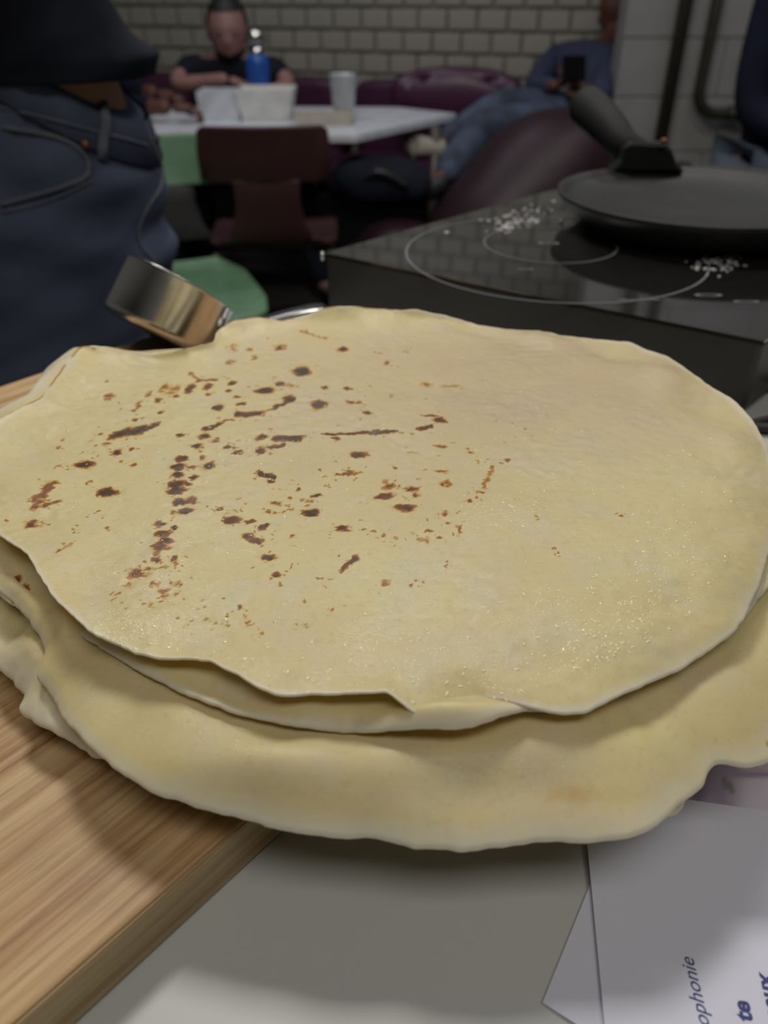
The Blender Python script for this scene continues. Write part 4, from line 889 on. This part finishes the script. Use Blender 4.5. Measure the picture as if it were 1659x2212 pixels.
# reclining man with a phone, on the bean bag
D0 = 3.15
P = lambda px, py, t: tuple(dep(px, py, t))
figure('person', 'reclining person in a blue sweater and pale jeans holding up a black phone',
       dict(pelvis=P(1230, 238, 3.3), waist=P(1262, 205, 3.32), chest=P(1282, 150, 3.36), neck=P(1318, 98, 3.38), head=P(1338, 35, 3.38),
            sl=P(1205, 118, 3.45), el=P(1150, 190, 3.3), wl=P(1205, 186, 3.1), sr=P(1330, 135, 3.22), er=P(1288, 222, 3.08), wr=P(1250, 196, 3.0),
            hl=P(1205, 245, 3.32), kl=P(1085, 225, 3.12), al=P(950, 312, 3.05), tl=P(872, 305, 3.0),
            hr=P(1200, 262, 3.2), kr=P(1040, 270, 3.05), ar=P(950, 390, 2.95), tr=P(905, 415, 2.92)),
       M_skin3, M_blue, M_denim2, (M_cream, M_black), (-1, -.15, -.35), up=(.15, .1, 1), k=.92,
       hands=[('wl', (.6, -.3, .5), (.3, -1, .2), .8, 1), ('wr', (-.5, .2, .8), (-.2, 1, .1), .8, -1)])
ph = empty('phone', dep(1240, 150, 2.93)); iv = inv_of(ph); tag(ph, 'black phone held up by the reclining person', 'phone')
pc_ = dep(1240, 148, 2.93); Rp = Matrix.Rotation(R(8), 3, 'Z') @ Matrix.Rotation(R(-20), 3, 'X')
MB().box(pc_, (.092, .010, .088), Rp).build('case', M_pblack, ph, False, iv, bevel=.003)
MB().box(pc_ + Vector((0, .006, 0)), (.084, .002, .080), Rp).build('screen', M_glass, ph, False, iv)
# person at the right edge
qx = dep(1668, 250, 2.1)
figure('person', 'person in a dark navy jacket and grey jeans cut off by the right edge',
       dict(pelvis=(qx.x + .06, qx.y, .66), waist=(qx.x + .07, qx.y, .82), chest=(qx.x + .10, qx.y, 1.02), neck=(qx.x + .14, qx.y, 1.22), head=(qx.x + .16, qx.y, 1.33),
            sl=(qx.x - .06, qx.y + .03, 1.12), el=(qx.x - .07, qx.y - .02, .88), wl=(qx.x + .06, qx.y - .22, .83), sr=(qx.x + .28, qx.y, 1.12), er=(qx.x + .31, qx.y, .86), wr=(qx.x + .2, qx.y - .22, .83),
            hl=(qx.x - .03, qx.y, .66), kl=(qx.x - .09, qx.y - .36, .66), al=(qx.x - .08, qx.y - .34, .20), tl=(qx.x - .10, qx.y - .46, .16),
            hr=(qx.x + .14, qx.y, .66), kr=(qx.x + .20, qx.y - .36, .66), ar=(qx.x + .2, qx.y - .34, .20), tr=(qx.x + .22, qx.y - .46, .16)),
       M_skin, M_navy, M_denim3, M_black, (-.4, -1, -.1), hands=[('wl', (.6, -.8, .0), (.3, 0, -1), .6, 1), ('wr', (-.6, -.8, 0), (0, 0, -1), .6, -1)])

st_ = empty('stool', (qx.x + .06, qx.y, 0)); iv = inv_of(st_); tag(st_, 'dark tall stool under the person at the right edge', 'stool')
MB().lathe([(0, .50), (.17, .50), (.18, .515), (.17, .535), (0, .54)], (qx.x + .06, qx.y, 0), 28).build('seat', M_black, st_, True, iv)
for k_ in range(4):
    a_ = math.pi / 4 + k_ * math.pi / 2; MB().tube([(qx.x + .06 + .11 * math.cos(a_), qx.y + .11 * math.sin(a_), .505), (qx.x + .06 + .19 * math.cos(a_), qx.y + .19 * math.sin(a_), 0)], .012, 8).build('leg', M_dsteel, st_, True, iv)
# standing person at the left: black top, strip of waist, jeans
def stander():
    cx, cy = -.480, 1.0
    e = empty('person', (cx, cy, 0)); iv = inv_of(e)
    tag(e, 'standing person in blue jeans and short black top close by at left', 'person')
    def loft(rows, n=56, fn=None, close=True):
        vs = []; fs = []
        for (z, x, y, rx, ry) in rows:
            for i in range(n):
                a = 2 * math.pi * i / n; ca, sa = math.cos(a), math.sin(a)
                ex = .86; X = x + rx * math.copysign(abs(ca) ** ex, ca); Y = y + ry * math.copysign(abs(sa) ** ex, sa)
                v = Vector((X, Y, z)); vs.append(fn(v) if fn else v)
        for j in range(len(rows) - 1):
            for i in range(n): fs.append((j * n + i, j * n + (i + 1) % n, (j + 1) * n + (i + 1) % n, (j + 1) * n + i))
        if close: fs += [tuple(range(n))[::-1], tuple(range((len(rows) - 1) * n, len(rows) * n))]
        return vs, fs
    def tilt(v, k_=.70):                      # hip dropped on the right
        f_ = min(1, max(0, (v.z - .80) / .2)); return Vector((v.x, v.y, v.z - k_ * f_ * (v.x - cx - .196)))
    def inter(rows, n=6):
        out = []
        for i in range(len(rows) - 1):
            for k_ in range(n):
                t_ = k_ / n; t_ = t_; out.append(tuple(lerp(a, b, t_) for a, b in zip(rows[i], rows[i + 1])))
        return out + [rows[-1]]
    def fold(v):
        dx = .007 * math.sin(v.z * 70 + v.x * 34) * math.exp(-((v.z - .93) / .09) ** 2) + .003 * math.sin(v.z * 120 - v.x * 50 + 1)
        c = Vector((cx, cy, v.z)); r_ = (v - c); r_.z = 0
        return v + r_.normalized() * dx if r_.length > .02 else v
    # continuous body
    J = dict(pelvis=(cx, cy, .93), waist=(cx, cy, 1.08), chest=(cx, cy, 1.30), neck=(cx, cy, 1.50), head=(cx, cy - .01, 1.61),
             sl=(cx - .17, cy, 1.42), el=(cx - .21, cy - .02, 1.22), wl=(cx + .02, cy - .20, 1.24), sr=(cx + .17, cy, 1.42), er=(cx + .16, cy - .06, 1.24), wr=(cx - .06, cy - .20, 1.27),
             hl=(cx - .09, cy, .88), kl=(cx - .10, cy - .02, .48), al=(cx - .10, cy + .02, .08), tl=(cx - .12, cy - .12, .045),
             hr=(cx + .09, cy, .88), kr=(cx + .10, cy - .02, .48), ar=(cx + .10, cy + .02, .08), tr=(cx + .12, cy - .12, .045))
    nm = list(J); ix = {a: i for i, a in enumerate(nm)}
    ed = [('pelvis', 'waist'), ('waist', 'chest'), ('chest', 'neck'), ('neck', 'head'), ('chest', 'sl'), ('sl', 'el'), ('el', 'wl'), ('chest', 'sr'), ('sr', 'er'), ('er', 'wr'), ('pelvis', 'hl'), ('hl', 'kl'), ('kl', 'al'), ('al', 'tl'), ('pelvis', 'hr'), ('hr', 'kr'), ('kr', 'ar'), ('ar', 'tr')]
    rd = dict(pelvis=.12, waist=.115, chest=.12, neck=.05, head=.05, sl=.05, el=.036, wl=.024, sr=.05, er=.036, wr=.024, hl=.08, kl=.055, al=.035, tl=.03, hr=.08, kr=.055, ar=.035, tr=.03)
    skin('body', [J[a] for a in nm], [(ix[a], ix[b]) for a, b in ed], [rd[a] for a in nm], M_skin2, e, iv)
    v_, f_ = loft(inter([(.96, cx, cy, .17, .105), (1.04, cx, cy, .178, .105), (1.14, cx, cy, .16, .10), (1.2, cx, cy, .13, .09)])); mk('midriff', v_, f_, M_skin2, e, True, iv)
    head_mesh((cx, cy - .01, 1.66), (-.6, -1, 0), (0, 0, 1), 1, M_skin2, e, iv)
    hand('hand', J['wl'], (.9, -.3, .1), (0, .8, -.4), M_skin2, e, iv, .6, 1); hand('hand', J['wr'], (-.9, -.3, .1), (0, .8, -.4), M_skin2, e, iv, .6, -1)
    # black top: body and sleeves
    hem = 1.078
    v_, f_ = loft(inter([(hem, cx + .015, cy, .205, .128), (hem + .02, cx + .014, cy, .207, .130), (1.13, cx + .0, cy, .185, .128), (1.22, cx - .015, cy, .165, .122), (1.32, cx, cy, .185, .12), (1.42, cx, cy, .18, .10), (1.47, cx, cy, .10, .07), (1.49, cx, cy, .06, .06)]), fn=fold)
    mk('shirt', v_, f_, M_tee, e, True, iv)
    for a, b in (('sl', 'el'), ('sr', 'er')):
        A_, B2 = Vector(J[a]), Vector(J[b]); MB().tube(smooth_path([A_ + Vector((0, 0, .02)), A_.lerp(B2, .5), A_.lerp(B2, .95)], 4), [.062] * 3 + [.058] * 6, 16).build('sleeve', M_tee, e, True, iv)
    # jeans
    jr = inter([(.62, cx + .01, cy, .188, .11), (.72, cx + .008, cy - .005, .196, .125), (.80, cx + .0, cy, .198, .138), (.90, cx + .004, cy, .204, .135), (.97, cx + .004, cy, .202, .125), (1.03, cx + .002, cy, .192, .115)], 8)
    fj = lambda v: fold(tilt(v))
    v_, f_ = loft(jr, 80, fj)
    jeans = mk('jeans', v_, f_, M_denim, e, True, iv)
    for sx in (-1, 1):
        MB().tube(smooth_path([(cx + sx * .10, cy, .66), (cx + sx * .10, cy - .02, .48), (cx + sx * .10, cy + .02, .06)], 8), [.092] * 6 + [.08] * 6 + [.072] * 5, 24).build('jeans_leg', M_denim, jeans, True)
        skin('shoe', [Vector((cx + sx * .10, cy + .04, .04)), Vector((cx + sx * .105, cy - .05, .04)), Vector((cx + sx * .115, cy - .15, .035))], [(0, 1), (1, 2)], [.045, .045, .036], M_black, e, iv, root=1)
    wbv, wbf = loft([(.992, cx + .003, cy, .203, .124), (.994, cx + .003, cy, .2055, .127), (1.030, cx + .002, cy, .200, .122), (1.033, cx + .002, cy, .197, .119)], 80, fj, False)
    mk('waistband', wbv, wbf, M_denim, jeans, True)
    # seams, pocket edge, belt loop and rivet: laid on the cloth surface
    bvh = BVHTree.FromPolygons(v_ + wbv, f_ + [tuple(i + len(v_) for i in q_) for q_ in wbf])
    def hit(px, py, lift=.002):
        d_ = ray(px, py).normalized(); r_ = bvh.ray_cast(Vector((0, 0, CZ)), d_)
        return (r_[0] - d_ * lift) if r_[0] is not None else None
    def seam(nm, pix, r_, m, lift=.001):
        pts = smooth_path([Vector((x, y, 0)) for x, y in pix], 6); w_ = [hit(p_.x, p_.y, lift) for p_ in pts]; w_ = [x for x in w_ if x is not None]
        if len(w_) > 2: MB().tube(w_, r_, 8).build(nm, m, jeans, True)
    seam('pocket_edge', [(2, 275), (70, 285), (130, 300), (170, 322), (188, 345), (192, 370), (178, 388), (140, 402), (90, 418), (2, 442)], .0030, M_thread)
    seam('pocket_stitching', [(2, 458), (60, 448), (120, 428), (170, 405), (200, 390)], .0014, M_thread)
    seam('side_seam', [(312, 255), (325, 300), (345, 345), (348, 400), (325, 440), (305, 480), (300, 510), (312, 540), (330, 560), (345, 610)], .0026, M_thread)
    seam('waist_seam', [(2, 232), (80, 250), (150, 268), (210, 285), (270, 300), (320, 315)], .0018, M_thread)
    seam('belt_loop', [(218, 208), (226, 240), (228, 275), (222, 310), (220, 345)], .0058, M_thread, .002)
    seam('belt_loop', [(332, 240), (340, 275), (336, 305)], .0050, M_thread, .002)
    r_ = hit(183, 312)
    if r_: MB().lathe([(0, 0), (.0045, .0), (.004, .002), (0, .0025)], r_, 12, Matrix.Rotation(R(90), 3, 'X')).build('rivet', M_rivet, jeans, True)
stander()
